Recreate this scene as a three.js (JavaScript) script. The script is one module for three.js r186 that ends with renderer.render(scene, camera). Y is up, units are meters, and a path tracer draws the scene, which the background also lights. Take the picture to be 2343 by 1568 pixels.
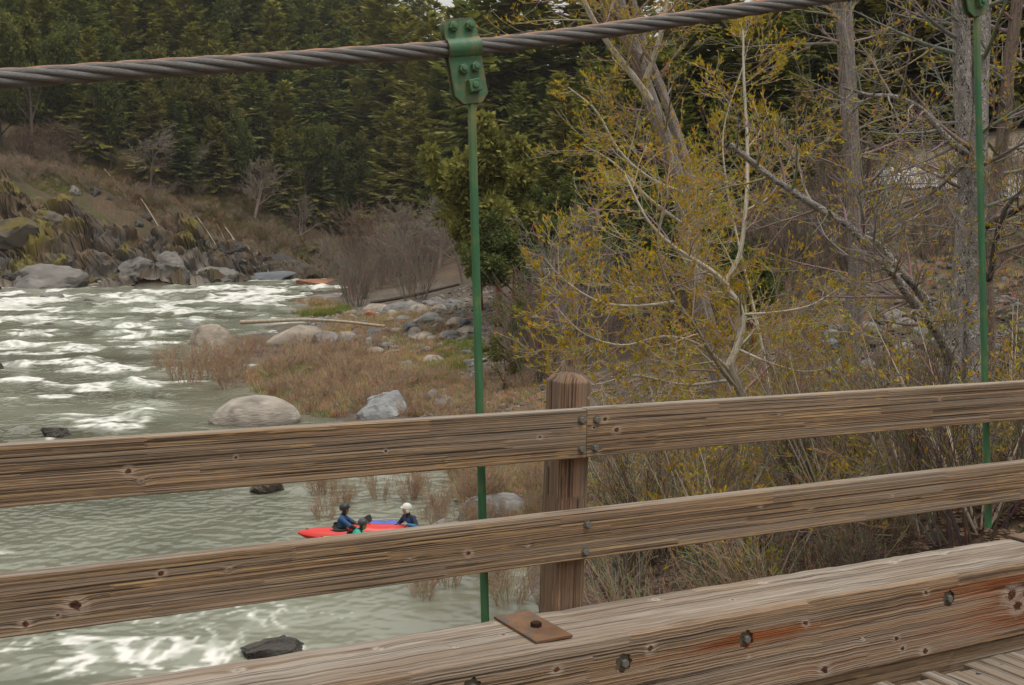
import * as THREE from 'three';
import { mergeGeometries, mergeVertices, toCreasedNormals } from 'three/addons/utils/BufferGeometryUtils.js';
import { MarchingCubes } from 'three/addons/objects/MarchingCubes.js';
import { Brush, Evaluator, SUBTRACTION } from 'three-bvh-csg';

// ------------------------------------------------------------ camera, sky, sun, exposure
const V = (x, y, z) => new THREE.Vector3(x, y, z);
const scene = new THREE.Scene();
const FOCAL = 2590, PITCH = Math.atan((784 - 560) / FOCAL), EYE = V(0, 7.6, 0);
const camera = new THREE.PerspectiveCamera(2 * Math.atan(784 / FOCAL) * 180 / Math.PI, 1024 / 685, 0.05, 4000);
camera.position.copy(EYE);
camera.rotation.x = -PITCH;
scene.add(camera);
const renderer = new THREE.WebGLRenderer({ antialias: true });
renderer.toneMapping = THREE.LinearToneMapping;
renderer.toneMappingExposure = 1.0;
renderer.shadowMap.enabled = true;
{ // overcast sky: a soft bright cloud layer
  const w = 256, h = 128, d = new Float32Array(w * h * 4);
  for (let j = 0; j < h; j++) for (let i = 0; i < w; i++) {
    const el = ((j + 0.5) / h - 0.5) * Math.PI, s = Math.sin(el), k = (j * w + i) * 4;
    const a = (i / w) * Math.PI * 2;
    const cl = 1 + 0.10 * Math.sin(3 * a + 2 * el) * Math.cos(5 * el + a * 2) + 0.05 * Math.sin(11 * a + 7 * el);
    const b = 0.46 * (1 + 2 * Math.max(0, s)) * cl; // brighter overhead, as overcast skies are
    d[k] = b * 1.0; d[k + 1] = b * 0.985; d[k + 2] = b * 0.965; d[k + 3] = 1;
  }
  const t = new THREE.DataTexture(d, w, h, THREE.RGBAFormat, THREE.FloatType);
  t.mapping = THREE.EquirectangularReflectionMapping; t.magFilter = THREE.LinearFilter; t.minFilter = THREE.LinearFilter;
  t.needsUpdate = true;
  scene.background = t; scene.environment = t;
}
const sun = new THREE.DirectionalLight(new THREE.Color(1, 0.94, 0.85), 1.5);
sun.position.set(30, 95, -6); sun.target.position.set(0, 0, -30);
sun.castShadow = true; sun.shadow.radius = 30;
Object.assign(sun.shadow.camera, { left: -150, right: 150, top: 150, bottom: -150, near: 1, far: 500 });
sun.shadow.mapSize.set(2048, 2048);
scene.add(sun, sun.target);

// ------------------------------------------------------------ helpers
function rngOf(seed) { let a = seed >>> 0; return () => { a = (a + 0x6D2B79F5) | 0; let t = Math.imul(a ^ (a >>> 15), 1 | a); t = (t + Math.imul(t ^ (t >>> 7), 61 | t)) ^ t; return ((t ^ (t >>> 14)) >>> 0) / 4294967296; }; }
function hash(x, y, z) { let h = (Math.imul(x, 374761393) + Math.imul(y, 668265263) + Math.imul(z, 1274126177)) | 0; h = Math.imul(h ^ (h >>> 13), 1274126177); h = Math.imul(h ^ (h >>> 15), 2246822519); return ((h ^ (h >>> 16)) >>> 0) / 4294967295; }
function n2(x, y, s = 0) { // value noise -1..1
  const ix = Math.floor(x), iy = Math.floor(y); let fx = x - ix, fy = y - iy;
  fx = fx * fx * (3 - 2 * fx); fy = fy * fy * (3 - 2 * fy);
  const a = hash(ix, iy, s), b = hash(ix + 1, iy, s), c = hash(ix, iy + 1, s), d = hash(ix + 1, iy + 1, s);
  return 2 * (a + (b - a) * fx + (c - a) * fy + (a - b - c + d) * fx * fy) - 1;
}
function n3(x, y, z, s = 0) {
  const iz = Math.floor(z); let f = z - iz; f = f * f * (3 - 2 * f);
  return n2(x, y, iz * 7 + s * 131) * (1 - f) + n2(x, y, iz * 7 + 7 + s * 131) * f;
}
function fbm2(x, y, o, s = 0) { let a = 0, k = 1, t = 0; for (let i = 0; i < o; i++) { a += k * n2(x, y, s + i * 17); t += k; k *= 0.5; x = x * 2.03 + 1.7; y = y * 2.03 + 4.1; } return a / t; }
function fbm3(x, y, z, o, s = 0) { let a = 0, k = 1, t = 0; for (let i = 0; i < o; i++) { a += k * n3(x, y, z, s + i * 3); t += k; k *= 0.5; x = x * 2.03 + 1.7; y = y * 2.03 + 4.1; z = z * 2.03 + 2.9; } return a / t; }
const clamp = (x, a = 0, b = 1) => Math.min(b, Math.max(a, x));
const sstep = (a, b, x) => { const t = clamp((x - a) / (b - a)); return t * t * (3 - 2 * t); };
const mix = (a, b, t) => a + (b - a) * t;
const mixC = (a, b, t) => [mix(a[0], b[0], t), mix(a[1], b[1], t), mix(a[2], b[2], t)];
const toS = (c) => (c <= 0.0031308 ? 12.92 * c : 1.055 * Math.pow(c, 1 / 2.4) - 0.055);

// a direction / a point seen at (u, v) of a 2342-pixel-wide view, at a real distance along the view axis
const FW = V(0, -Math.sin(PITCH), -Math.cos(PITCH)), UPV = V(0, Math.cos(PITCH), -Math.sin(PITCH));
const ray = (u, v) => FW.clone().add(V((u - 1171) / FOCAL, 0, 0)).addScaledVector(UPV, -(v - 784) / FOCAL);
const at = (u, v, d) => ray(u, v).multiplyScalar(d).add(EYE);

const used = {};
function numbered(n) { if (!(n in used)) { used[n] = 0; return n; } used[n]++; return n + '_' + String(used[n]).padStart(3, '0'); }
function tag(o, label, category, group, kind) {
  if (label) o.userData.label = label; if (category) o.userData.category = category;
  if (group) o.userData.group = group; if (kind) o.userData.kind = kind; return o;
}
function thing(name, label, category, group) { const g = new THREE.Group(); g.name = numbered(name); scene.add(g); return tag(g, label, category, group); }
function mesh(name, geo, mat, parent) { const m = new THREE.Mesh(geo, mat); m.name = parent ? name : numbered(name); (parent || scene).add(m); m.castShadow = m.receiveShadow = true; return m; }
function copyOf(o, label, group) { const c = o.clone(); c.name = numbered(o.name.replace(/_\d+$/, '')); c.userData = { ...o.userData }; if (label) c.userData.label = label; if (group) c.userData.group = group; scene.add(c); return c; }

class GB { // geometry collector
  constructor(color = false) { this.p = []; this.n = []; this.t = []; this.c = color ? [] : null; this.i = []; }
  get tris() { return this.i.length / 3; }
  v(p, n, u, w, c) { this.p.push(p.x, p.y, p.z); this.n.push(n.x, n.y, n.z); this.t.push(u, w); if (this.c) this.c.push(c[0], c[1], c[2]); return this.p.length / 3 - 1; }
  tube(pts, rad, sides, c = [1, 1, 1], cap = false) {
    let N = null; const base = this.p.length / 3; let len = 0;
    for (let k = 0; k < pts.length; k++) {
      const T = (k < pts.length - 1 ? pts[k + 1].clone().sub(pts[Math.max(0, k - 1)]) : pts[k].clone().sub(pts[k - 1])).normalize();
      if (!N) { N = Math.abs(T.y) > 0.9 ? V(1, 0, 0) : V(0, 1, 0); }
      N = N.clone().addScaledVector(T, -N.dot(T)).normalize(); const B = T.clone().cross(N);
      if (k) len += pts[k].distanceTo(pts[k - 1]);
      for (let s = 0; s <= sides; s++) {
        const a = (s / sides) * Math.PI * 2, n = N.clone().multiplyScalar(Math.cos(a)).addScaledVector(B, Math.sin(a));
        this.v(pts[k].clone().addScaledVector(n, rad[k]), n, (s / sides) * 6.28 * Math.max(rad[0], 0.02), len, c);
      }
    }
    for (let k = 0; k < pts.length - 1; k++) for (let s = 0; s < sides; s++) {
      const a = base + k * (sides + 1) + s, b = a + sides + 1;
      this.i.push(a, a + 1, b, b, a + 1, b + 1);
    }
    if (cap) {
      const k = pts.length - 1, T = pts[k].clone().sub(pts[k - 1]).normalize(), m = this.v(pts[k], T, 0, len, c), o = base + k * (sides + 1);
      for (let s = 0; s < sides; s++) this.i.push(o + s, o + s + 1, m);
    }
  }
  kite(p, dir, side, len, wid, c) { // a leaf: four corners, widest at 45 %
    const n = dir.clone().cross(side).normalize(), m = p.clone().addScaledVector(dir, len * 0.45);
    const a = this.v(p, n, 0.5, 0, c), b = this.v(m.clone().addScaledVector(side, wid / 2), n, 1, 0.5, c), e = this.v(m.clone().addScaledVector(side, -wid / 2), n, 0, 0.5, c), f = this.v(p.clone().addScaledVector(dir, len), n, 0.5, 1, c);
    this.i.push(a, e, b, b, e, f);
  }
  geo() {
    const g = new THREE.BufferGeometry();
    g.setAttribute('position', new THREE.Float32BufferAttribute(this.p, 3)); g.setAttribute('normal', new THREE.Float32BufferAttribute(this.n, 3));
    g.setAttribute('uv', new THREE.Float32BufferAttribute(this.t, 2)); if (this.c) g.setAttribute('color', new THREE.Float32BufferAttribute(this.c, 3));
    g.setIndex(this.i); return g;
  }
}
function texture(W, H, fn, srgb = true, repeat = true) { // fn(i, j) -> [r, g, b] linear
  const d = new Uint8Array(W * H * 4);
  for (let j = 0; j < H; j++) for (let i = 0; i < W; i++) {
    const c = fn(i, j), k = (j * W + i) * 4;
    for (let q = 0; q < 3; q++) d[k + q] = Math.round(255 * clamp(srgb ? toS(c[q]) : c[q]));
    d[k + 3] = 255;
  }
  return dataTex(d, W, H, srgb, repeat);
}
function dataTex(d, W, H, srgb, repeat = true) {
  const t = new THREE.DataTexture(d, W, H, THREE.RGBAFormat); if (srgb) t.colorSpace = THREE.SRGBColorSpace;
  t.wrapS = t.wrapT = repeat ? THREE.RepeatWrapping : THREE.ClampToEdgeWrapping; t.magFilter = THREE.LinearFilter; t.minFilter = THREE.LinearMipmapLinearFilter; t.generateMipmaps = true; t.needsUpdate = true; return t;
}
// periodic noise for tiling bump textures
function tile(W, period, oct, seed) {
  const out = new Float32Array(W * W);
  for (let j = 0; j < W; j++) for (let i = 0; i < W; i++) {
    let a = 0, k = 1, t = 0, p = period;
    for (let o = 0; o < oct; o++) {
      const x = i / W * p, y = j / W * p, ix = Math.floor(x), iy = Math.floor(y); let fx = x - ix, fy = y - iy; fx = fx * fx * (3 - 2 * fx); fy = fy * fy * (3 - 2 * fy);
      const h = (q, r) => hash(((q % p) + p) % p, ((r % p) + p) % p, seed + o * 9);
      a += k * mix(mix(h(ix, iy), h(ix + 1, iy), fx), mix(h(ix, iy + 1), h(ix + 1, iy + 1), fx), fy); t += k; k *= 0.55; p *= 2;
    }
    out[j * W + i] = a / t;
  }
  return out;
}
const greyTex = (arr, W, rep = 1) => { const t = texture(W, W, (i, j) => { const v = arr[j * W + i]; return [v, v, v]; }, false); t.repeat.set(rep, rep); return t; };
const std = (o) => new THREE.MeshStandardMaterial({ roughness: 0.9, metalness: 0, ...o });

// ------------------------------------------------------------ terrain: heights through points set for the place
const waterY = (z) => 0.010 * Math.max(0, -z - 30);
const CP = [];
const cp = (u, v, d) => { const p = at(u, v, d); CP.push([p.x, p.y, p.z]); };
// far bank: water's edge, rock foot, slope, hillside
[[-250, 664, 158], [0, 668, 162], [200, 660, 168], [450, 651, 178], [650, 642, 192], [780, 640, 205],
 [-200, 470, 176], [0, 480, 178], [150, 470, 183], [300, 520, 187], [450, 545, 193], [600, 575, 203], [720, 605, 212],
 [-200, 350, 205], [0, 352, 205], [200, 345, 210], [330, 420, 206], [450, 435, 210], [600, 470, 217], [720, 515, 226], [800, 560, 240],
 [-300, 100, 262], [0, 110, 262], [300, 110, 268], [600, 170, 285], [800, 300, 300], [-300, -300, 340], [300, -280, 350], [700, -60, 380],
 [950, 330, 320], [1100, 350, 330], [1250, 380, 340], [1000, 120, 420], [1250, 190, 450], [1500, 150, 420], [900, 560, 240], [900, 590, 190],
 // right bank behind the bar
 [850, 660, 160], [1000, 670, 120], [1060, 700, 105], [1150, 715, 82], [1250, 760, 60], [1350, 640, 80], [1150, 560, 140], [1400, 500, 110], [1600, 470, 95],
 [1400, 850, 44], [1550, 900, 36], [1700, 880, 34], [1900, 830, 35], [2020, 850, 34], [2100, 760, 40], [2342, 850, 33], [2342, 760, 39], [2000, 620, 50], [2200, 600, 50], [2342, 560, 51], [1750, 620, 60],
 [2040, 425, 66], [2200, 440, 60], [2342, 457, 55.5], [2040, 392, 71], [2200, 400, 66], [2342, 408, 61], [2500, 480, 50], [1900, 430, 72], [2600, 440, 56],
 [2342, 370, 66], [2100, 370, 75], [2342, 250, 95], [2000, 270, 100], [1700, 350, 110], [2700, 200, 110], [2300, 100, 150], [1800, 150, 170],
 // right bank near the bridge
 [1420, 1290, 23], [1520, 1240, 21], [1700, 1230, 18], [1900, 1180, 17], [2100, 1210, 14.5], [2330, 1215, 12.5], [1600, 1080, 27], [1900, 1000, 27], [2200, 980, 24], [2400, 960, 24],
].forEach((a) => cp(...a));
[[9, 4.6, -6], [12, 5.4, -3], [16, 5.8, -8], [22, 7.2, -16], [28, 8.5, -30], [34, 10, -44], [7, 3.6, -9], [5, 1.2, -10], [6.5, 3, -4], [4, 0.3, -6],
 [0, -1.4, 0], [-10, -1.5, -5], [-24, -1.5, -10], [2, -0.6, -13], [-2, -1.2, -18], [-10, -1.5, -30], [-30, -1.5, -35], [-24, -1.4, -60], [-36, -1.0, -90], [-46, -0.6, -120], [-54, -0.2, -148], [-44, 0.3, -170], [-38, 0.6, -185],
 [-52, 1.5, -30], [-56, 1.5, -70], [-66, 2, -110], [-84, 2.5, -140], [-60, 1.2, 0], [-75, 8, -40], [-80, 9, -90], [-100, 10, -130], [-130, 30, -150], [-140, 30, -60],
].forEach((a) => CP.push(a));
// valley behind the bridge: unseen hills added to cut low sky light
[[-70, 18, 40], [-90, 40, 100], [-60, 30, 170], [-8, -1.5, 40], [-4, -1.5, 90], [0, 6, 170], [10, 45, 260], [45, 16, 10], [55, 30, 50], [60, 40, 110], [90, 55, 40], [24, 7, 20], [22, 6, 60], [-120, 60, 60], [90, 60, 180], [-90, 60, 220]].forEach((a) => CP.push(a));
// shore of the gravel bar (height over the water) and its crown
[[1.6, 0.05, -22], [0.3, 0.06, -28], [-1.4, 0.05, -34], [-6.0, 0.06, -44], [-10, 0.08, -51], [-16, 0.08, -60], [-20, 0.1, -70], [-22, 0.1, -85], [-24, 0.1, -103], [-29, 0.1, -135], [-33, 0.1, -165], [-32, 0.1, -195],
 [-9, 0.35, -66], [-12, 0.5, -80], [-14, 0.6, -100], [-19, 0.7, -130], [-1, 0.7, -50], [1, 1.0, -62], [-3, 0.8, -80], [-6, 1.2, -105], [2, 0.45, -38], [3.4, 0.8, -27]].forEach(([x, y, z]) => CP.push([x, y + waterY(z), z]));
const heightAt = (() => { // biharmonic interpolation: h = sum w_i |p - p_i| + plane
  const n = CP.length, N = n + 3, A = Array.from({ length: N }, () => new Float64Array(N + 1));
  for (let i = 0; i < n; i++) {
    for (let j = 0; j < n; j++) A[i][j] = Math.hypot(CP[i][0] - CP[j][0], CP[i][2] - CP[j][2]) - (i === j ? 0.6 : 0);
    A[i][n] = A[n][i] = 1; A[i][n + 1] = A[n + 1][i] = CP[i][0]; A[i][n + 2] = A[n + 2][i] = CP[i][2]; A[i][N] = CP[i][1];
  }
  for (let c = 0; c < N; c++) {
    let p = c; for (let r = c + 1; r < N; r++) if (Math.abs(A[r][c]) > Math.abs(A[p][c])) p = r;
    [A[c], A[p]] = [A[p], A[c]];
    for (let r = 0; r < N; r++) if (r !== c) { const f = A[r][c] / A[c][c]; if (f) for (let k = c; k <= N; k++) A[r][k] -= f * A[c][k]; }
  }
  const w = A.map((r, i) => r[N] / r[i]);
  return (x, z) => { let h = w[n] + w[n + 1] * x + w[n + 2] * z; for (let i = 0; i < n; i++) h += w[i] * Math.hypot(x - CP[i][0], z - CP[i][2]); return h; };
})();
const outcrop = (x, z) => { // how craggy: the rocky foot of the far bank
  const far = sstep(-140, -160, z) * sstep(-20, -36, x), h = heightAt(x, z) - waterY(z);
  return far * sstep(-1, 1, h) * (1 - sstep(13, 20, h));
};
function ground(x, z) {
  let h = heightAt(x, z);
  const above = clamp((h - waterY(z)) / 0.8, 0.12, 1), far = sstep(-120, -170, z);
  h += above * (0.22 * fbm2(x * 0.35, z * 0.35, 3, 5) + 0.10 * n2(x * 1.3, z * 1.3, 9) + far * 0.8 * fbm2(x * 0.15, z * 0.15, 3, 31));
  const o = outcrop(x, z);
  if (o > 0) h += o * (2.2 * (Math.abs(fbm2(x * 0.13 + 3, z * 0.13, 3, 77)) * 2 - 0.5) + 0.9 * Math.abs(fbm2(x * 0.5, z * 0.5, 3, 83)));
  return h;
}
const onGround = (u, d, sink = 0) => { // the place on the terrain at image column u and distance d
  const z = -d * Math.cos(PITCH), x = (u - 1171) / FOCAL * d; return V(x, ground(x, z) - sink, z);
};

// ------------------------------------------------------------ the setting: terrain, road, river
const noiseA = tile(512, 8, 6, 3), noiseB = tile(512, 16, 5, 11), noiseFine = tile(512, 48, 4, 21);
{
  const xs = [], zs = [];
  for (let x = -190; x <= 150;) { xs.push(x); x += Math.abs(x - 8) < 30 ? 0.75 : Math.abs(x + 30) < 50 ? 1.2 : 3; }
  for (let z = 272; z >= -520;) { zs.push(z); z -= z > 8 ? 6 : z > -70 ? 0.75 : z > -240 ? 1.3 : 4; }
  const P = [], C = [], T = [], I = [], nx = xs.length;
  const road = at(2342, 435, 58), mossA = at(140, 470, 183), mossB = at(90, 560, 178);
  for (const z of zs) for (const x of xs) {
    const y = ground(x, z), h = y - waterY(z), N = fbm2(x * 0.22, z * 0.22, 4, 41), M = fbm2(x * 0.9, z * 0.9, 3, 57), O = n2(x * 2.3, z * 2.3, 61);
    let c = mixC([0.095, 0.064, 0.040], [0.175, 0.122, 0.078], clamp(0.5 + M * 0.9));                   // leaf litter
    c = mixC(c, [0.085, 0.085, 0.028], sstep(0.12, 0.5, N) * 0.55);                                       // thin grass, moss
    if (z > -130 && x > -24 && h < 3.4) c = mixC(c, mixC([0.13, 0.112, 0.092], [0.24, 0.20, 0.16], clamp(0.5 + O * 0.8)), 0.7 * sstep(3.4, 1.8, h)); // gravel
    const o = outcrop(x, z);
    if (o > 0) c = mixC(c, mixC([0.062, 0.058, 0.058], [0.15, 0.135, 0.12], clamp(0.5 + M * 1.1)), o * sstep(-0.35, 0.25, fbm2(x * 0.3, z * 0.3, 3, 91) + 0.25));
    if (o > 0) c = mixC(c, [0.115, 0.085, 0.016], o * 0.8 * sstep(0.05, 0.4, fbm2(x * 0.24 + 8, z * 0.24, 3, 95)));   // moss on the rock
    if (z < -150 && h > 6) c = mixC(c, mixC([0.145, 0.094, 0.052], [0.078, 0.066, 0.026], clamp(0.5 + N * 1.2)), 0.85);  // dry grass slope
    const gm = Math.max(1 - V(x, y, z).distanceTo(mossA) / 9, 1 - V(x, y, z).distanceTo(mossB) / 9); if (gm > 0) c = mixC(c, [0.105, 0.115, 0.022], clamp(gm * 1.2 + N * 1.8 + O * 0.5 - 0.2) * 0.5);
    if (Math.hypot(x - road.x, z - road.z) < 24 + 5 * N && z < -50 && h > 9 && x > 19) c = mixC(c, mixC([0.30, 0.23, 0.16], [0.38, 0.31, 0.23], clamp(0.5 + M)), 0.8);  // cut bank and shoulder
    if (x > 4 && z > -62 && z < 0) c = mixC(c, mixC([0.060, 0.040, 0.025], [0.135, 0.092, 0.058], clamp(0.5 + M)), 0.75 * sstep(-0.35, 0.15, N + 0.5 * O + 0.08 * (x - 6)));   // darker brown ground in patches, denser to the right
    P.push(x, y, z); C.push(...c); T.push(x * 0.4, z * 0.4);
  }
  for (let j = 0; j < zs.length - 1; j++) for (let i = 0; i < nx - 1; i++) { const a = j * nx + i; I.push(a, a + 1, a + nx, a + 1, a + nx + 1, a + nx); }
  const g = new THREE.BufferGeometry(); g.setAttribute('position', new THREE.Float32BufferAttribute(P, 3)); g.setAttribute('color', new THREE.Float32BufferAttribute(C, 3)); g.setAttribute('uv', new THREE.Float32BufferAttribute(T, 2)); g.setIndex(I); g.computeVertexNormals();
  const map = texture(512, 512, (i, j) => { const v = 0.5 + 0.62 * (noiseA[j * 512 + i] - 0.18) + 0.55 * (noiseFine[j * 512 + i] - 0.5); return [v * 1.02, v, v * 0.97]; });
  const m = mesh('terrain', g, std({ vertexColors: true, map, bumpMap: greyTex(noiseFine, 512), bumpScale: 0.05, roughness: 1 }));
  tag(m, 'river banks, gravel bar and steep wooded hillside', null, null, 'structure');
}
{ // gravel road on the right bank
  const cl = [[1960, 404, 73], [2060, 409, 68.5], [2200, 420, 63], [2342, 433, 58.2], [2520, 455, 53.5]].map((a) => at(...a));
  const cur = new THREE.CatmullRomCurve3(cl), P = [], T = [], I = [], n = 60, k = 8;
  for (let i = 0; i <= n; i++) {
    const p = cur.getPoint(i / n), t = cur.getTangent(i / n), s = V(-t.z, 0, t.x).normalize();
    for (let j = 0; j <= k; j++) { const q = (j / k - 0.5) * 3.6, x = p.x + s.x * q, z = p.z + s.z * q; P.push(x, ground(x, z) + 0.16 + 0.02 * n2(x * 2, z * 2, 3), z); T.push(i * 0.3, j * 0.3); }
  }
  for (let i = 0; i < n; i++) for (let j = 0; j < k; j++) { const a = i * (k + 1) + j; I.push(a, a + 1, a + k + 1, a + 1, a + k + 2, a + k + 1); }
  const g = new THREE.BufferGeometry(); g.setAttribute('position', new THREE.Float32BufferAttribute(P, 3)); g.setAttribute('uv', new THREE.Float32BufferAttribute(T, 2)); g.setIndex(I); g.computeVertexNormals();
  const nn = g.attributes.normal; for (let i = 0; i < nn.count; i++) if (nn.getY(i) < 0) nn.setXYZ(i, -nn.getX(i), -nn.getY(i), -nn.getZ(i));
  const m = mesh('gravel_road', g, std({ color: new THREE.Color().setRGB(0.56, 0.53, 0.48), map: texture(256, 256, (i, j) => { const v = 0.75 + 0.35 * (noiseFine[j * 512 + i] - 0.5) + 0.4 * (noiseA[j * 512 + i] - 0.5); return [v, v, v]; }), roughness: 1 }));
  tag(m, 'pale gravel road along the right bank', null, null, 'structure');
}
// river surface: standing waves and foam
const X0 = -104, X1 = 14, Z0 = 6, Z1 = -238;
const foamSpots = [ // seen at u, v; half sizes in the same pixels; strength
  [500, 668, 270, 10, 1], [640, 690, 150, 9, 0.9], [330, 690, 210, 9, 0.9], [50, 690, 70, 7, 0.9], [180, 702, 130, 7, 0.8], [715, 664, 90, 10, 1.1], [420, 716, 170, 5, 0.9], [100, 732, 140, 8, 0.85], [250, 745, 150, 8, 0.85], [60, 770, 70, 5, 0.6],
  [430, 735, 90, 4, 0.8], [160, 796, 130, 7, 1], [30, 795, 40, 5, 0.7], [140, 831, 120, 8, 1.05], [250, 847, 75, 9, 0.9], [50, 840, 35, 7, 0.7], [440, 829, 90, 4, 0.7], [240, 886, 85, 11, 1.05], [210, 897, 35, 6, 0.9],
  [265, 966, 95, 10, 1], [330, 950, 70, 20, 0.8], [230, 982, 130, 9, 1], [425, 974, 40, 5, 0.7], [60, 985, 50, 8, 0.6], [300, 926, 60, 16, 0.6], [90, 1010, 110, 6, 0.6],
  [690, 1118, 32, 10, 0.8], [0, 1265, 40, 5, 0.9], [92, 1213, 16, 7, 0.5], [230, 1085, 40, 5, 0.4], [250, 1118, 60, 4, 0.3],
  [340, 1440, 230, 55, 0.72], [90, 1500, 190, 60, 0.75], [310, 1525, 210, 50, 0.85], [650, 1402, 150, 28, 0.62], [560, 1515, 120, 45, 0.6], [420, 1385, 160, 20, 0.5], [790, 1418, 50, 12, 0.7], [1000, 1355, 60, 12, 0.75], [960, 1385, 50, 8, 0.6], [720, 1485, 60, 12, 0.6], [850, 1465, 80, 10, 0.5], [480, 1290, 40, 5, 0.45], [640, 1300, 30, 5, 0.35],
].concat((() => { const r = rngOf(321), o = []; for (let k = 0; k < 90; k++) { const v = 672 + 300 * Math.pow(r(), 1.3), w = mix(18, 75, r()); o.push([mix(-20, 560 - (v - 672) * 0.55, r()), v, w, mix(2.2, 4.5, r()), mix(0.55, 1.0, r())]); } for (let k = 0; k < 26; k++) o.push([mix(-20, 700, r()), mix(1400, 1560, r()), mix(20, 60, r()), mix(5, 14, r()), mix(0.4, 0.8, r())]); return o; })()).map(([u, v, a, b, s]) => {
  const r = ray(u, v), t0 = -7.6 / r.y; let z = r.z * t0; for (let k = 0; k < 4; k++) z = r.z * (waterY(z) - 7.6) / r.y; const t = z / r.z, d = t;
  return { x: r.x * t, z, a: a / FOCAL * d, b: Math.max(0.25, (v < 1000 ? 0.75 : 1) * b / FOCAL * d * d / 7.2), s, near: z > -32 };
});
const crest = (x, z) => { const a = 1 - Math.abs(fbm2(x * 0.10 + 0.5 * n2(x * 0.3, z * 0.1, 88), z * 0.16, 3, 101)) * 2.6; return clamp(a) * (0.6 + 0.5 * n2(x * 0.35, z * 0.25, 91)); }; // standing waves
let foamD = 0;
function foam(x, z) {
  let m = 0, near = 0;
  if (z < -45) m += 0.75 * sstep(0.30, 0.62, crest(x, z)) * sstep(-45, -90, z) * sstep(4, -6, x);
  for (const f of foamSpots) { const dx = (x - f.x) / f.a, dz = (z - f.z) / f.b, q = dx * dx + dz * dz; if (q < 4) { const e = f.s * Math.exp(-q * 1.1); m += e; if (f.near) near += e; } }
  const far = sstep(-75, -140, z), mid = sstep(-30, -55, z);
  m += (far * 0.36 + 0.30 * sstep(-115, -150, z)) * sstep(-0.3, 0.4, fbm2(x * 0.06, z * 0.05, 3, 5)) * sstep(2, -6, x) + mid * 0.07;
  const a = mid < 1 ? fbm2(x * 0.9 + n2(x * 0.5, z * 0.5, 72), z * 0.8, 5, 13) : 0, b = mid > 0 && far < 1 ? fbm2(x * 0.5, z * 0.36, 5, 15) : 0, c = far > 0 ? fbm2(x * 0.32, z * 0.13, 5, 17) : 0;
  const lacy = near > 0.02 ? 1 - Math.min(1, Math.abs(fbm2(x * 1.7 + 1.5 * n2(x * 0.8, z * 0.8, 71), z * 1.5 + 1.3 * n2(x * 0.9, z * 1.0, 73), 4, 29)) * 4.6) : 0;
  const nn = clamp(0.5 + 1.35 * mix(mix(a, b, mid), c, far)), pat = near > 0.02 ? 0.42 * nn + 0.62 * lacy : nn, D = clamp(m, 0, 1.05);
  foamD = D; const fine = 0.66 + 0.5 * n2(x * mix(5, 1.6, far), z * mix(5, 0.8, far), 19) + 0.4 * n2(x * mix(2.1, 0.8, far), z * mix(2.3, 0.3, far), 20);
  return clamp(fine * (0.85 * sstep(1.12 - D * 0.74, 1.58 - D * 0.74, pat + 0.1) + 0.28 * sstep(0.2, 1, D) * sstep(0.3, 0.85, pat)));
}
function wave(x, z) {
  const far = sstep(-35, -110, z), left = sstep(4, -6, x);
  const sw = fbm2(x * 0.5 + n2(x * 0.3, z * 0.3, 111), z * 0.7, 4, 113);
  return (0.4 + 0.6 * left) * ((mix(0.03, 0.16, far) + 0.075 * sstep(-25, -19, z)) * (n2(x * 0.5, z * 1.1, 103) * 0.4 + sw + n2(x * 2.9, z * 3.4, 107) * 0.12) + far * 0.42 * crest(x, z));
}
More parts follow.
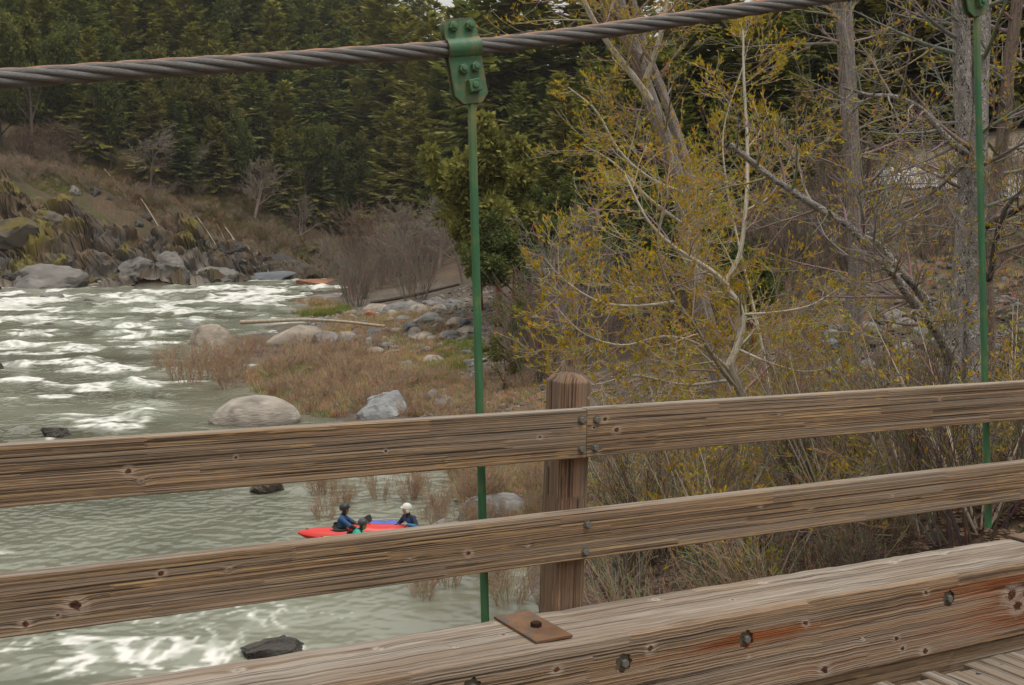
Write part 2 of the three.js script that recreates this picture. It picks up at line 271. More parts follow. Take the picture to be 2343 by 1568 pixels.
{
  const xs = [], zs = [];
  for (let x = X0; x <= X1; x += 0.34) xs.push(x);
  for (let z = Z0; z >= Z1;) { zs.push(z); z -= z > -60 ? 0.3 : z > -110 ? 0.55 : 1.0; }
  const P = [], T = [], I = [], nx = xs.length;
  for (const z of zs) for (const x of xs) {
    let lift = 0; if (z < -34) for (const f of foamSpots) { const dx = (x - f.x) / f.a, dz = (z - f.z) / f.b, q = dx * dx + dz * dz; if (q < 4) lift += 0.22 * Math.exp(-q * 1.2) * (0.6 + 0.6 * n2(x * 0.8, z * 0.9, 44)); }
    P.push(x, waterY(z) + wave(x, z) + lift, z); T.push((x - X0) / (X1 - X0), (z - Z0) / (Z1 - Z0));
  }
  for (let j = 0; j < zs.length - 1; j++) for (let i = 0; i < nx - 1; i++) { const a = j * nx + i; I.push(a, a + 1, a + nx, a + 1, a + nx + 1, a + nx); }
  const g = new THREE.BufferGeometry(); g.setAttribute('position', new THREE.Float32BufferAttribute(P, 3)); g.setAttribute('uv', new THREE.Float32BufferAttribute(T, 2)); g.setIndex(I); g.computeVertexNormals();
  const W = 1536, Ht = 2048, col = new Uint8Array(W * Ht * 4), rgh = new Uint8Array(W * Ht * 4), bmp = new Uint8Array(W * Ht * 4);
  for (let j = 0; j < Ht; j++) for (let i = 0; i < W; i++) {
    const x = mix(X0, X1, i / W), z = mix(Z0, Z1, j / Ht), k = (j * W + i) * 4;
    const f = foam(x, z), t = fbm2(x * 0.25, z * 0.3, 3, 201), wp = n2(x * 0.7, z * 0.5, 36), r = (0.35 + 0.65 * sstep(-0.5, 0.5, n2(x * 0.35, z * 0.22, 38))) * (fbm2(x * 2.2 + wp * 1.4, z * 3.4 + wp, 4, 33) * 1.1 + n2(x * 6.5 + wp, z * 8.5, 34) * 0.5);
    let c = mixC([0.135, 0.140, 0.102], [0.235, 0.240, 0.185], clamp(0.5 + t * 0.9));         // silty green water with entrained air
    c = mixC(c, [0.085, 0.080, 0.048], 0.6 * sstep(0.1, 0.6, fbm2(x * 0.16 + 4, z * 0.2, 3, 207)) * sstep(-30, -36, z));
    c = mixC(c, [0.43, 0.45, 0.37], clamp(mix(0.28, 0.55, sstep(-35, -60, z)) * sstep(0.15, 1.0, foamD) * (0.75 + 0.5 * t) + 0.5 * sstep(0, 0.35, f))); c = mixC(c, [0.76, 0.75, 0.70], sstep(0.12, 1.05, f));
    for (let q = 0; q < 3; q++) { col[k + q] = 255 * clamp(toS(c[q])); const rr = mix(0.16, 0.8, f); rgh[k + q] = 255 * rr; bmp[k + q] = 255 * clamp(0.5 + 0.42 * r + 0.25 * f * n2(x * 5, z * 6, 61)); }
    col[k + 3] = rgh[k + 3] = bmp[k + 3] = 255;
  }
  const m = mesh('river', g, new THREE.MeshPhysicalMaterial({ map: dataTex(col, W, Ht, true, false), roughnessMap: dataTex(rgh, W, Ht, false, false), bumpMap: dataTex(bmp, W, Ht, false, false), bumpScale: 0.13, roughness: 1, metalness: 0, ior: 1.33 }));
  tag(m, 'fast grey-green river with white rapids', null, null, 'structure');
}

// ------------------------------------------------------------ the bridge
// local frame: x along the bridge, y up, z towards the walkway; origin at the joint of the top rail boards, front face, top edge
const BA = ray(6000, 645).normalize(), BC = V(0, 1, 0).cross(BA).normalize();
if (BC.dot(FW) < 0) BC.negate();
const BZ = BC.clone().negate(), BU = BZ.clone().cross(BA).normalize(), BO = at(1343, 937, 4.62);
const BM = new THREE.Matrix4().makeBasis(BA, BU, BZ).setPosition(BO);
const toBridge = (o, x, y, z) => { o.applyMatrix4(new THREE.Matrix4().multiplyMatrices(BM, new THREE.Matrix4().makeTranslation(x, y, z))); return o; };

function woodTexture(W, H, Lx, Ly, o) { // weathered timber, grain along x; knots bend the grain; returns colour and relief
  const col = new Uint8Array(W * H * 4), bmp = new Uint8Array(W * H * 4), S = o.seed, bands = o.bands || [0], knots = o.knots || [], stains = o.stains || [];
  const fj = (b, x) => { const per = 0.75 + 0.5 * hash(b, 3, S), k = Math.floor(x / per + hash(b, 5, S)); return k; };
  for (let j = 0; j < H; j++) for (let i = 0; i < W; i++) {
    const x = i / W * Lx, y = j / H * Ly, k = (j * W + i) * 4;
    let b = 0, edge = 1; const yw = y + 0.0022 * n2(x * 1.1, 0.5, S + 77) + 0.0008 * n2(x * 9, y * 3, S + 78);
    for (let q = 0; q < bands.length; q++) { if (yw > bands[q]) b = q; edge = Math.min(edge, q ? Math.abs(yw - bands[q]) : 1); }
    const seg = fj(b, x + (Math.floor(y * 260) % 2) * 0.012), sd = S + b * 13 + seg * 29;
    const tone = hash(b, seg, S + 1), tone2 = hash(b, seg, S + 2), warm = hash(b, seg, S + 4);
    let s = y + 0.007 * n2(x * 0.45, y * 5, sd) + 0.0012 * n2(x * 2.4, y * 14, sd + 1), kd = 9, kk = null;
    for (const q of knots) {
      const dx = (x - q[0]) / q[2], dy = (y - q[1]) / q[2]; if (Math.abs(dx) > 14 || Math.abs(dy) > 7) continue;
      s += (q[3] === 2 ? -1 : 1) * q[2] * 1.15 * Math.exp(-(dx * dx) / 7 - (dy * dy) / 2.0);
      const e = Math.sqrt(dx * dx * mix(0.4, 1.1, hash(Math.round(q[0] * 999), 1, 7)) + dy * dy + 0.7 * (hash(Math.round(q[0] * 999), 2, 7) - 0.5) * dx * dy) + 0.32 * n2(x * 110, y * 110, S + 3); if (e < kd) { kd = e; kk = q; }
    }
    const f = mix(75, 150, tone2);
    const g1 = n2(x * 0.35, s * f, sd + 2), g2 = n2(x * 0.9, s * f * 2.0, sd + 3), g3 = n2(x * 4, s * f * 4.4, sd + 4), g4 = n2(x * 45, s * 900, sd + 5);
    const line = sstep(0.05, 0.75, g1 * 0.65 + g2 * 0.5);                       // late wood
    let v = 0.50 + 0.22 * g1 + 0.40 * g2 + 0.30 * g3 + 0.12 * g4;
    let c = mixC(o.dark, o.mid, clamp(v * 1.25));
    c = mixC(c, o.grey, clamp(0.25 * (tone - 0.3) + 0.16 + 0.45 * n2(x * 0.8, s * 34, S + 6)) * (o.greyAmount ?? 1));
    c = mixC(c, o.warm, 0.35 * sstep(0.4, 1, warm) * clamp(0.6 + g2));
    const dead = sstep(0.42, 0.66, n2(x * 11, s * 420, sd + 7) * 0.75 + n2(x * 1.6, s * 60, sd + 8) * 0.55);
    c = mixC(c, o.ochre, dead * 0.7 * (o.ochreAmount ?? 1) * clamp(0.45 + 0.3 * tone2));
    const tear = sstep(0.54, 0.74, n2(x * 0.9, s * 150, sd + 9) * 0.85 + 0.3 * g3);                   // open checks along the grain
    c = mixC(c, [0.022, 0.016, 0.011], tear * 0.8);
    let h = 0.55 + 0.28 * line - 0.2 * (1 - line) + 0.16 * g3 + 0.1 * g4 - 0.4 * tear;
    if (o.face) { const r = o.face(x, y, c, h, s); if (r) { c = r[0]; h = r[1]; } }
    for (const q of o.cracks || []) { if (x < q[0] || x > q[1]) continue; const e = Math.abs(y - q[2] - (q[3] || 0) * (x - q[0]) - 0.003 * n2(x * 1.7, q[2] * 90, S + 15) - 0.0008 * n2(x * 14, q[2] * 70, S + 16)), w = 0.0017 * sstep(0, 0.12, x - q[0]) * sstep(0, 0.12, q[1] - x) * (0.75 + 0.5 * n2(x * 5, q[2] * 50, S + 17)); if (e < w * 2) { const k2 = sstep(w * 2, w, e); c = mixC(c, [0.020, 0.013, 0.009], k2 * 0.9); h = mix(h, 0, k2); } } // open drying splits
    if (edge < (o.seamWidth ?? 0.0016)) { c = mixC(c, [0.02, 0.014, 0.01], (o.seam ?? 0.75) * (0.55 + 0.45 * n2(x * 2, b, S + 6))); h -= 0.35; }
    for (const q of stains) { // x, y, rx, ry, strength: iron stain running along the grain
      const e = Math.exp(-Math.pow((x - q[0]) / q[2], 2) - Math.pow((s - q[1]) / q[3], 2)) * q[4] * clamp(0.65 + 0.7 * n2(x * 5, s * 110, S + 12) + 0.35 * g2);
      c = mixC(c, [0.26, 0.075, 0.016], clamp(e * 1.15)); if (q[5]) c = mixC(c, [0.035, 0.013, 0.007], clamp(e * 1.3 - 0.45) * q[5]);
    }
    if (kk) {
      const pale = sstep(3.0, 1.2, kd), core = sstep(1.05, 0.8, kd);
      if (kk[3] === 0 || kk[3] === 2) { c = mixC(c, o.pale, pale * 0.5); c = mixC(c, mixC([0.13, 0.04, 0.012], [0.028, 0.010, 0.006], clamp(0.5 + n2(x * 160, y * 160, S + 8))), core); h = mix(h, 0.2, core); }
      else { c = mixC(c, o.pale, sstep(1.7, 0.8, kd) * (o.knotPale ?? 0.35)); const ring = sstep(0.22, 0.0, Math.abs(kd - 1.1)); c = mixC(c, o.dark, ring * 0.5); h = mix(h, 0.75, core); c = mixC(c, o.dark, sstep(0.45, 0.15, kd) * 0.5); }
    }
    for (let q = 0; q < 3; q++) { col[k + q] = 255 * clamp(toS(c[q])); bmp[k + q] = 255 * clamp(h); }
    col[k + 3] = bmp[k + 3] = 255;
  }
  return { map: dataTex(col, W, H, true), bumpMap: dataTex(bmp, W, H, false) };
}
// a sawn timber along x: chamfered section, slightly uneven edges; v of the uv runs round the section (front from bottom to top, top, back, bottom)
function timber(L, h, t, ch, seed, step = 0.06, wobble = 0.0012) {
  const prof = [[-h + ch, 0], [-ch, 0], [0, -ch], [0, -t + ch], [-ch, -t], [-h + ch, -t], [-h, -t + ch], [-h, -ch]]; // y, z
  const n = Math.max(2, Math.round(L / step)), P = [], T = [], I = []; let per = [0];
  for (let k = 0; k < 8; k++) per.push(per[k] + Math.hypot(prof[(k + 1) % 8][0] - prof[k][0], prof[(k + 1) % 8][1] - prof[k][1]));
  for (let k = 0; k < 8; k++) { // each strip of the section owns its vertices, so its normals are flat
    const base = P.length / 3;
    for (let i = 0; i <= n; i++) for (let e = 0; e < 2; e++) {
      const q = prof[(k + e) % 8], x = L * i / n, w = wobble * fbm2(x * 9 + 1.3 * ((k + e) % 8), 1.1 * ((k + e) % 8), 3, seed);
      P.push(x, q[0] + w, q[1] + w * 0.8); T.push(x / L, per[k + e] / per[8]);
    }
    for (let i = 0; i < n; i++) { const a = base + i * 2; I.push(a, a + 2, a + 1, a + 1, a + 2, a + 3); }
  }
  for (const e of [0, 1]) { const base = P.length / 3, x = e * L; prof.forEach((q, m) => { const w = wobble * fbm2(x * 9 + 1.3 * m, 1.1 * m, 3, seed); P.push(x, q[0] + w, q[1] + w * 0.8); T.push((e ? L - 0.02 : 0.02) / L, per[m] / per[8]); }); for (let m = 1; m < 7; m++) e ? I.push(base, base + m + 1, base + m) : I.push(base, base + m, base + m + 1); }
  const g = new THREE.BufferGeometry(); g.setAttribute('position', new THREE.Float32BufferAttribute(P, 3)); g.setAttribute('uv', new THREE.Float32BufferAttribute(T, 2)); g.setIndex(I); g.computeVertexNormals();
  g.userData.per = per; return g;
}
const woodMat = (t, bump = 0.004) => std({ ...t, bumpScale: bump, roughness: 0.88 });
const RAILTONES = { dark: [0.048, 0.032, 0.021], mid: [0.325, 0.218, 0.130], grey: [0.295, 0.245, 0.195], warm: [0.37, 0.22, 0.12], ochre: [0.56, 0.37, 0.15], pale: [0.46, 0.36, 0.285] };
const topFace = (y0, y1, S, amt) => (x, y, c, h, s) => { // sun-bleached, fibrous upper side with a ragged border
  if (y < y0 - 0.02 || y > y1 + 0.02) return null; const e = sstep(y0 - 0.004, y0 + 0.004, y + 0.006 * n2(x * 9, y * 40, S)) * sstep(y1 + 0.004, y1 - 0.004, y + 0.006 * n2(x * 9, 4, S));
  if (e <= 0) return null; const f = n2(x * 5, s * 160, S + 1), p = mixC([0.135, 0.105, 0.078], [0.49, 0.44, 0.38], clamp(0.5 + 0.42 * f + 0.4 * n2(x * 0.8, s * 40, S + 2) + 0.25 * n2(x * 14, s * 420, S + 5)));
  return [mixC(c, p, e * amt * clamp(0.75 + 0.5 * n2(x * 2.2, y * 9, S + 3))), h];
};
// bolts
const galv = std({ color: new THREE.Color().setRGB(0.20, 0.20, 0.19), roughness: 0.62, metalness: 0.45, bumpMap: greyTex(noiseFine, 512, 3), bumpScale: 0.0006 });
const washerMat = std({ color: new THREE.Color().setRGB(0.15, 0.125, 0.085), roughness: 0.8, metalness: 0.3, bumpMap: greyTex(noiseFine, 512, 4), bumpScale: 0.0008 });
const hexGeo = (r, h, turn = 0) => { const s = new THREE.Shape(); for (let k = 0; k < 6; k++) { const a = k * Math.PI / 3 + turn; k ? s.lineTo(r * Math.cos(a), r * Math.sin(a)) : s.moveTo(r * Math.cos(a), r * Math.sin(a)); } return new THREE.ExtrudeGeometry(s, { depth: h - r * 0.12, bevelEnabled: true, bevelSize: r * 0.12, bevelThickness: r * 0.12, bevelOffset: -r * 0.12, bevelSegments: 2 }); };
const discGeo = (r, h, seg = 24) => { const g = new THREE.LatheGeometry([[0, 0], [r, 0], [r, h * 0.7], [r - h * 0.3, h], [0, h]].map((p) => new THREE.Vector2(...p)), seg); g.rotateX(Math.PI / 2); return g; };
function bolt(parent, x, y, z, r, turn, face = 'z') { // washer with a hexagon head on it
  const b = mesh('bolt', hexGeo(r, r * 0.75, turn), galv, parent); b.position.set(x, y, z + 0.003);
  const w = mesh('washer', discGeo(r * 1.35, 0.0035), washerMat, b); w.position.z = -0.0035;
  if (face === 'y') b.rotation.x = -Math.PI / 2;
  return b;
}
{ // railing: two top boards butted on the post, one lower board, the post
  const rl = toBridge(thing('timber_railing', 'weathered brown timber railing with two board rails bolted to a square post', 'railing'), 0, 0, 0);
  const h = 0.2, t = 0.064, LT = 4.2, tot = 2 * (h + t), fy = (y) => y + h; // fy: board-local height -> distance up the front
  const lam = [0, 0.045, 0.088, 0.131, 0.2, 0.30, 0.34, 0.38, 0.42];
  const bandsOf = (o) => lam.map((v, i) => (i && i < 4 ? v + o : v));
  const mk = (name, L, x, y, seed, knots, o = {}) => {
    const tx = woodTexture(2048, 448, L, tot, { seed, bands: bandsOf(0.006 * (seed % 3 - 1)), knots, ...RAILTONES, face: topFace(h + 0.002, h + t - 0.002, seed, 0.85), ...o });
    const m = mesh(name, timber(L, h, t, 0.004, seed), woodMat(tx), rl); m.position.set(x, y, 0); return m;
  };
  mk('top_rail', LT, -LT - 0.0012, 0, 11, [[LT - 1.80, 0.085, 0.010, 0], [LT - 1.44, 0.105, 0.0055, 0], [LT - 1.76, 0.048, 0.012, 1], [LT - 0.22, 0.098, 0.0065, 0], [LT - 0.88, 0.087, 0.005, 0]], { cracks: [[LT - 1.9, LT - 0.002, 0.118, 0.006], [LT - 2.6, LT - 0.9, 0.158], [LT - 1.2, LT - 0.3, 0.06], [LT - 2.4, LT - 1.5, 0.105], [LT - 0.7, LT - 0.05, 0.03], [LT - 1.5, LT - 1.0, 0.03]] });
  mk('top_rail', LT + 1.0, 0.0012, 0.002, 24, [[0.085, 0.150, 0.008, 0], [0.032, 0.118, 0.0055, 0], [0.145, 0.100, 0.0095, 0], [1.02, 0.115, 0.009, 1], [2.05, 0.130, 0.010, 1]], { cracks: [[0.02, 0.9, 0.088, 0.004], [0.05, 1.4, 0.146], [0.9, 2.6, 0.12, 0.004], [0.1, 0.7, 0.045], [1.2, 2.4, 0.05], [1.6, 2.7, 0.165]] });
  mk('lower_rail', 9.4, -4.2, -0.424, 37, [[4.2 - 1.975, 0.075, 0.018, 0], [4.2 - 2.03, 0.050, 0.006, 0], [4.2 - 2.13, 0.032, 0.011, 0], [4.2 - 1.70, 0.15, 0.008, 0], [4.2 - 1.47, 0.135, 0.012, 1], [4.2 - 0.535, 0.085, 0.009, 0], [4.2 - 0.78, 0.088, 0.008, 1], [4.2 - 0.27, 0.077, 0.009, 1], [4.2 + 0.93, 0.125, 0.010, 1], [4.2 + 1.23, 0.085, 0.009, 1], [4.2 + 1.75, 0.10, 0.010, 1]], { cracks: [[2.0, 3.6, 0.135, 0.004], [2.1, 2.9, 0.165], [3.3, 4.6, 0.155], [3.9, 5.4, 0.105, 0.006], [5.0, 6.9, 0.135], [2.6, 3.9, 0.06], [4.3, 5.2, 0.05], [5.4, 6.6, 0.07], [2.0, 2.5, 0.11]] });
  for (const [x, y, tu] of [[-0.026, -0.042, 0.3], [0.047, -0.045, 0.1], [-0.024, -0.161, 0.8], [0.042, -0.160, 0.5], [0.011, -0.478, 0.4], [0.003, -0.592, 0.9]]) bolt(rl, x, y, 0, 0.0135, tu);
  // post: square, hipped top, leaning a little
  const s = 0.14, c = 0.006, P = [], T = [], I = [], hgt = 1.45, top = 0.105, oct = [[-1, 1, 1], [1, 1, 1], [1, 1, -1], [1, -1, -1], [-1, -1, -1], [-1, -1, 1]];
  const sec = [[-s / 2 + c, s / 2], [s / 2 - c, s / 2], [s / 2, s / 2 - c], [s / 2, -s / 2 + c], [s / 2 - c, -s / 2], [-s / 2 + c, -s / 2], [-s / 2, -s / 2 + c], [-s / 2, s / 2 - c]];
  const per = [0]; for (let k = 0; k < 8; k++) per.push(per[k] + Math.hypot(sec[(k + 1) % 8][0] - sec[k][0], sec[(k + 1) % 8][1] - sec[k][1]));
  const rings = []; for (let y = top - hgt; y < top - 0.001; y += 0.06) rings.push([y, 1]); rings.push([top, 1], [top + 0.024, 0.70], [top + 0.032, 0.34], [top + 0.034, 0.0]);
  for (let k = 0; k < 8; k++) { const b = P.length / 3; rings.forEach(([y, f], r) => { for (let e = 0; e < 2; e++) { const q = sec[(k + e) % 8], w = 1 + 0.006 * n2(y * 11, 1.7 * ((k + e) % 8), 5); P.push(q[0] * f * w, y, q[1] * f * w); T.push((y - top + hgt) / 1.6, per[k + e] / per[8]); } }); for (let r = 0; r < rings.length - 1; r++) { const a = b + r * 2; I.push(a, a + 1, a + 2, a + 1, a + 3, a + 2); } }
  const g = new THREE.BufferGeometry(); g.setAttribute('position', new THREE.Float32BufferAttribute(P, 3)); g.setAttribute('uv', new THREE.Float32BufferAttribute(T, 2)); g.setIndex(I); g.computeVertexNormals();
  const tx = woodTexture(1024, 512, 1.6, per[8], { seed: 51, bands: [0], knots: [[1.38, 0.118, 0.006, 1], [0.9, 0.05, 0.008, 1], [1.1, 0.45, 0.009, 1]], ...RAILTONES, mid: [0.30, 0.18, 0.112], warm: [0.34, 0.17, 0.10], ochreAmount: 0.8, greyAmount: 0.7 });
  const post = mesh('post', g, woodMat(tx, 0.006), rl); post.position.set(-0.010, -0.0, -t - s / 2 - 0.0015); post.rotation.z = -0.020;
}
{ // kerb timber lying along the deck edge
  const h = 0.37, t = 0.37, L = 9.2, xL = -4.2, zF = 0.31, yT = -0.84, tot = 2 * (h + t);
  const ct = toBridge(thing('curb_timber', 'heavy weathered squared timber along the deck edge with rust stains round its bolts', 'timber'), 0, 0, 0);
  const X = (x) => x - xL, Y = (y) => y - (yT - h);
  const boltsAt = [[-0.664, -0.945], [-0.004, -0.960], [0.606, -0.957], [1.814, -0.947], [2.9, -0.95]];
  const top = (z) => h + (zF - z); // distance over the top face
  const tx = woodTexture(2048, 1152, L, tot, {
    seed: 67, bands: [0, 0.14, 0.262, 0.30, h + 0.03, h + 0.215, h + t, h * 2 + t], seam: 0.8, seamWidth: 0.0028,
    knots: [[X(0.12), Y(-0.93), 0.013, 0], [X(-0.31), Y(-0.945), 0.011, 0], [X(0.93), Y(-0.945), 0.009, 0], [X(1.66), Y(-0.905), 0.010, 0], [X(1.27), Y(-1.075), 0.012, 1], [X(1.48), Y(-1.10), 0.010, 0], [X(1.52), Y(-1.155), 0.010, 0], [X(1.05), Y(-1.175), 0.017, 0], [X(1.67), Y(-1.19), 0.014, 0], [X(2.25), Y(-1.0), 0.024, 0], [X(2.3), Y(-1.06), 0.026, 0], [X(0.62), Y(-1.05), 0.007, 1], [X(-0.2), Y(-1.05), 0.010, 1],
      [X(-0.40), top(-0.01), 0.014, 1], [X(-0.93), top(0.06), 0.018, 1], [X(0.355), top(0.02), 0.018, 1], [X(0.94), top(0.025), 0.019, 1], [X(1.75), top(0.03), 0.022, 1], [X(-1.45), top(0.05), 0.022, 1], [X(-0.66), top(0.17), 0.013, 1], [X(-0.44), top(0.13), 0.007, 0], [X(0.65), top(0.17), 0.008, 0], [X(2.1), top(0.03), 0.015, 1]],
    stains: [[X(0.74), Y(-0.960), 0.24, 0.018, 1.2], [X(0.50), Y(-0.965), 0.16, 0.022, 1.2, 0.5], [X(0.80), Y(-0.99), 0.4, 0.02, 0.4], [X(1.70), Y(-0.957), 0.10, 0.012, 0.7, 0.6], [X(2.15), Y(-0.930), 0.42, 0.032, 1.5, 0.35], [X(2.32), Y(-0.955), 0.34, 0.018, 1.7, 1], [X(2.4), Y(-1.03), 0.30, 0.05, 1.5, 0.9], [X(2.4), Y(-1.12), 0.34, 0.06, 1.3, 0.5], [X(1.9), Y(-1.09), 0.5, 0.03, 0.35], [X(0.1), Y(-0.965), 0.16, 0.012, 0.35], [X(1.3), Y(-1.16), 0.8, 0.05, 0.30]],
    dark: [0.052, 0.034, 0.022], mid: [0.35, 0.235, 0.145], grey: [0.32, 0.27, 0.22], warm: [0.40, 0.225, 0.12], ochre: [0.46, 0.32, 0.15], pale: [0.46, 0.39, 0.32], ochreAmount: 0.55, greyAmount: 1.1, knotPale: 0.8,
    cracks: [[X(-2.3), X(2.8), h + 0.20, -0.004], [X(-1.6), X(0.2), h + 0.12], [X(0.1), X(1.9), h + 0.27], [X(-1.2), X(-0.4), h + 0.05], [X(0.9), X(2.6), h + 0.09], [X(-0.9), X(0.6), Y(-0.905)], [X(0.1), X(1.4), Y(-1.02), 0.02], [X(1.1), X(2.5), Y(-0.99)], [X(0.7), X(1.9), Y(-1.12), 0.015], [X(-0.3), X(0.5), Y(-1.08)]],
    face: topFace(h + 0.012, h + t - 0.002, 67, 0.72),
  });
  let g = timber(L, h, t, 0.014, 67, 0.04, 0.006); // edges worn round
  g.translate(xL, yT, zF);
  { // counterbored bolt holes with ragged rims
    const ev = new Evaluator(); ev.useGroups = false; ev.attributes = ['position', 'uv', 'normal'];
    let br = new Brush(g); br.updateMatrixWorld();
    for (const [x, y] of boltsAt) {
      const s = new THREE.Shape(); for (let k = 0; k < 28; k++) { const a = k / 28 * Math.PI * 2, r = 0.038 * (1 + 0.09 * Math.cos(a * 7 + x * 5) + 0.10 * n2(k * 0.9, x * 9, 3)); k ? s.lineTo(r * Math.cos(a), r * Math.sin(a)) : s.moveTo(r * Math.cos(a), r * Math.sin(a)); }
      const hole = new THREE.ExtrudeGeometry(s, { depth: 0.05, bevelEnabled: false }); hole.translate(x, y, zF - 0.022);
      const uv = hole.attributes.uv; for (let q = 0; q < uv.count; q++) uv.setXY(q, X(x + 0.05) / L, Y(y) / tot + 0.001 * (q % 7));
      const hb = new Brush(hole); hb.updateMatrixWorld(); br = ev.evaluate(br, hb, SUBTRACTION); br.updateMatrixWorld();
    }
    g = br.geometry;
  }
  mesh('timber', g, woodMat(tx, 0.006), ct);
  boltsAt.forEach(([x, y], k) => {
    const w = mesh('washer', (() => { const s = new THREE.Shape(); for (let q = 0; q < 32; q++) { const a = q / 32 * Math.PI * 2, r = 0.033 * (1 + 0.07 * Math.cos(a * 8) + 0.04 * n2(q * 0.8, k, 9)); q ? s.lineTo(r * Math.cos(a), r * Math.sin(a)) : s.moveTo(r * Math.cos(a), r * Math.sin(a)); } return new THREE.ExtrudeGeometry(s, { depth: 0.007, bevelEnabled: true, bevelSize: 0.002, bevelThickness: 0.002, bevelSegments: 2 }); })(), washerMat, ct);
    w.position.set(x, y, zF - 0.021);
    const b = mesh('bolt', hexGeo(0.0165, 0.018, 0.4 + k), galv, ct); b.position.set(x + 0.007, y - 0.002, zF - 0.0115);
  });
  const rustMap = texture(256, 256, (i, j) => { const a = noiseA[j * 512 + i], f = noiseFine[j * 512 + i], e = sstep(0.60, 0.68, noiseB[((j + 90) % 512) * 512 + i] + 0.25 * Math.exp(-Math.pow((i - 60) / 30, 2) - Math.pow((j - 200) / 26, 2))); let c = mixC([0.13, 0.066, 0.035], [0.25, 0.135, 0.07], clamp(a * 1.3 - 0.15 + (f - 0.5) * 0.6)); return mixC(c, [0.105, 0.10, 0.098], e * 0.9); }, true);
  const plateMat = std({ map: rustMap, roughness: 0.7, metalness: 0.15, bumpMap: greyTex(noiseFine, 512, 2), bumpScale: 0.0006 });
  for (const [x, z, rot] of [[-0.301, 0.105, 0.02], [2.765, 0.10, -0.03]]) {
    const pl = toBridge(thing('steel_plate', x < 0 ? 'rusty brown steel plate bolted onto the timber beside the post' : 'rusty steel plate on the timber near the second green hanger rod', 'plate'), x, yT + 0.001, z); pl.rotateY(rot);
    const s = new THREE.Shape([[-0.082, -0.166], [0.082, -0.166], [0.082, 0.166], [-0.082, 0.166]].map((p) => new THREE.Vector2(...p)));
    const pg = new THREE.ExtrudeGeometry(s, { depth: 0.008, bevelEnabled: true, bevelSize: 0.0015, bevelThickness: 0.0015, bevelSegments: 2, bevelOffset: -0.0015 }); pg.rotateX(-Math.PI / 2); const uv = pg.attributes.uv; for (let q = 0; q < uv.count; q++) uv.setXY(q, uv.getX(q) * 3 + 0.5, uv.getY(q) * 3 + 0.5); pg.translate(0, 0.0035, 0);
    mesh('plate', pg, plateMat, pl);
    const b = mesh('bolt', hexGeo(0.022, 0.018, 0.5), std({ color: new THREE.Color().setRGB(0.14, 0.085, 0.05), map: rustMap, roughness: 0.75, metalness: 0.2 }), pl); b.rotation.x = -Math.PI / 2; b.position.set(0.005, 0.0131, 0.02);
    const w = mesh('washer', discGeo(0.0235, 0.002), plateMat, b); w.position.z = -0.0018;
  }
}
{ // deck of narrow planks laid across
  const dk = toBridge(new THREE.Group(), 0, 0, 0); dk.name = 'bridge_deck'; scene.add(dk); tag(dk, 'weathered wooden bridge deck of narrow planks', null, null, 'structure');
  const rnd = rngOf(77), mats = [0, 1, 2].map((k) => woodMat(woodTexture(1024, 128, 1.8, 0.46, { seed: 90 + k, bands: [0], knots: [[0.7 + k * 0.2, 0.05, 0.008, 1]], dark: [0.06, 0.047, 0.036], mid: [0.25, 0.19, 0.135], grey: [0.33, 0.295, 0.255], warm: [0.26, 0.175, 0.11], ochre: [0.42, 0.32, 0.18], pale: [0.45, 0.4, 0.34], greyAmount: 1.5 }), 0.006));
  const gs = [0, 1, 2, 3].map((k) => { const g = timber(1.8, 0.10, 0.092, 0.005, 200 + k, 0.05, 0.004); g.rotateY(-Math.PI / 2); return g; });
  const nailG = discGeo(0.011, 0.003, 10); nailG.rotateX(-Math.PI / 2);
  for (let x = -4.2, k = 0; x < 4.9; x += 0.097, k++) {
    const p = mesh('plank', gs[k % 4], mats[Math.floor(rnd() * 3)], dk); p.position.set(x + 0.09, -1.262 - 0.006 * rnd(), 0.325 + (rnd() < 0.25 ? 0.07 : 0.02 * rnd())); p.rotation.y = (rnd() - 0.5) * 0.008;
    if (k % 2 === 0) for (const z of [0.10 + 0.02 * rnd(), 0.34]) { const n = mesh('nail', nailG, galv, p); n.position.set(-0.045 + 0.01 * rnd(), 0.0015, z); }
  }
  const bs = mesh('stringer', (() => { const g = timber(9.2, 0.25, 0.16, 0.008, 300); return g; })(), mats[0], dk); bs.position.set(-4.2, -1.37, 0.62);
  const bl = mesh('bearer', timber(9.2, 0.16, 0.24, 0.008, 301), woodMat(woodTexture(1024, 256, 6.4, 0.8, { seed: 97, bands: [0], ...RAILTONES })), dk); bl.position.set(-4.2, -1.212, 0.292);
}
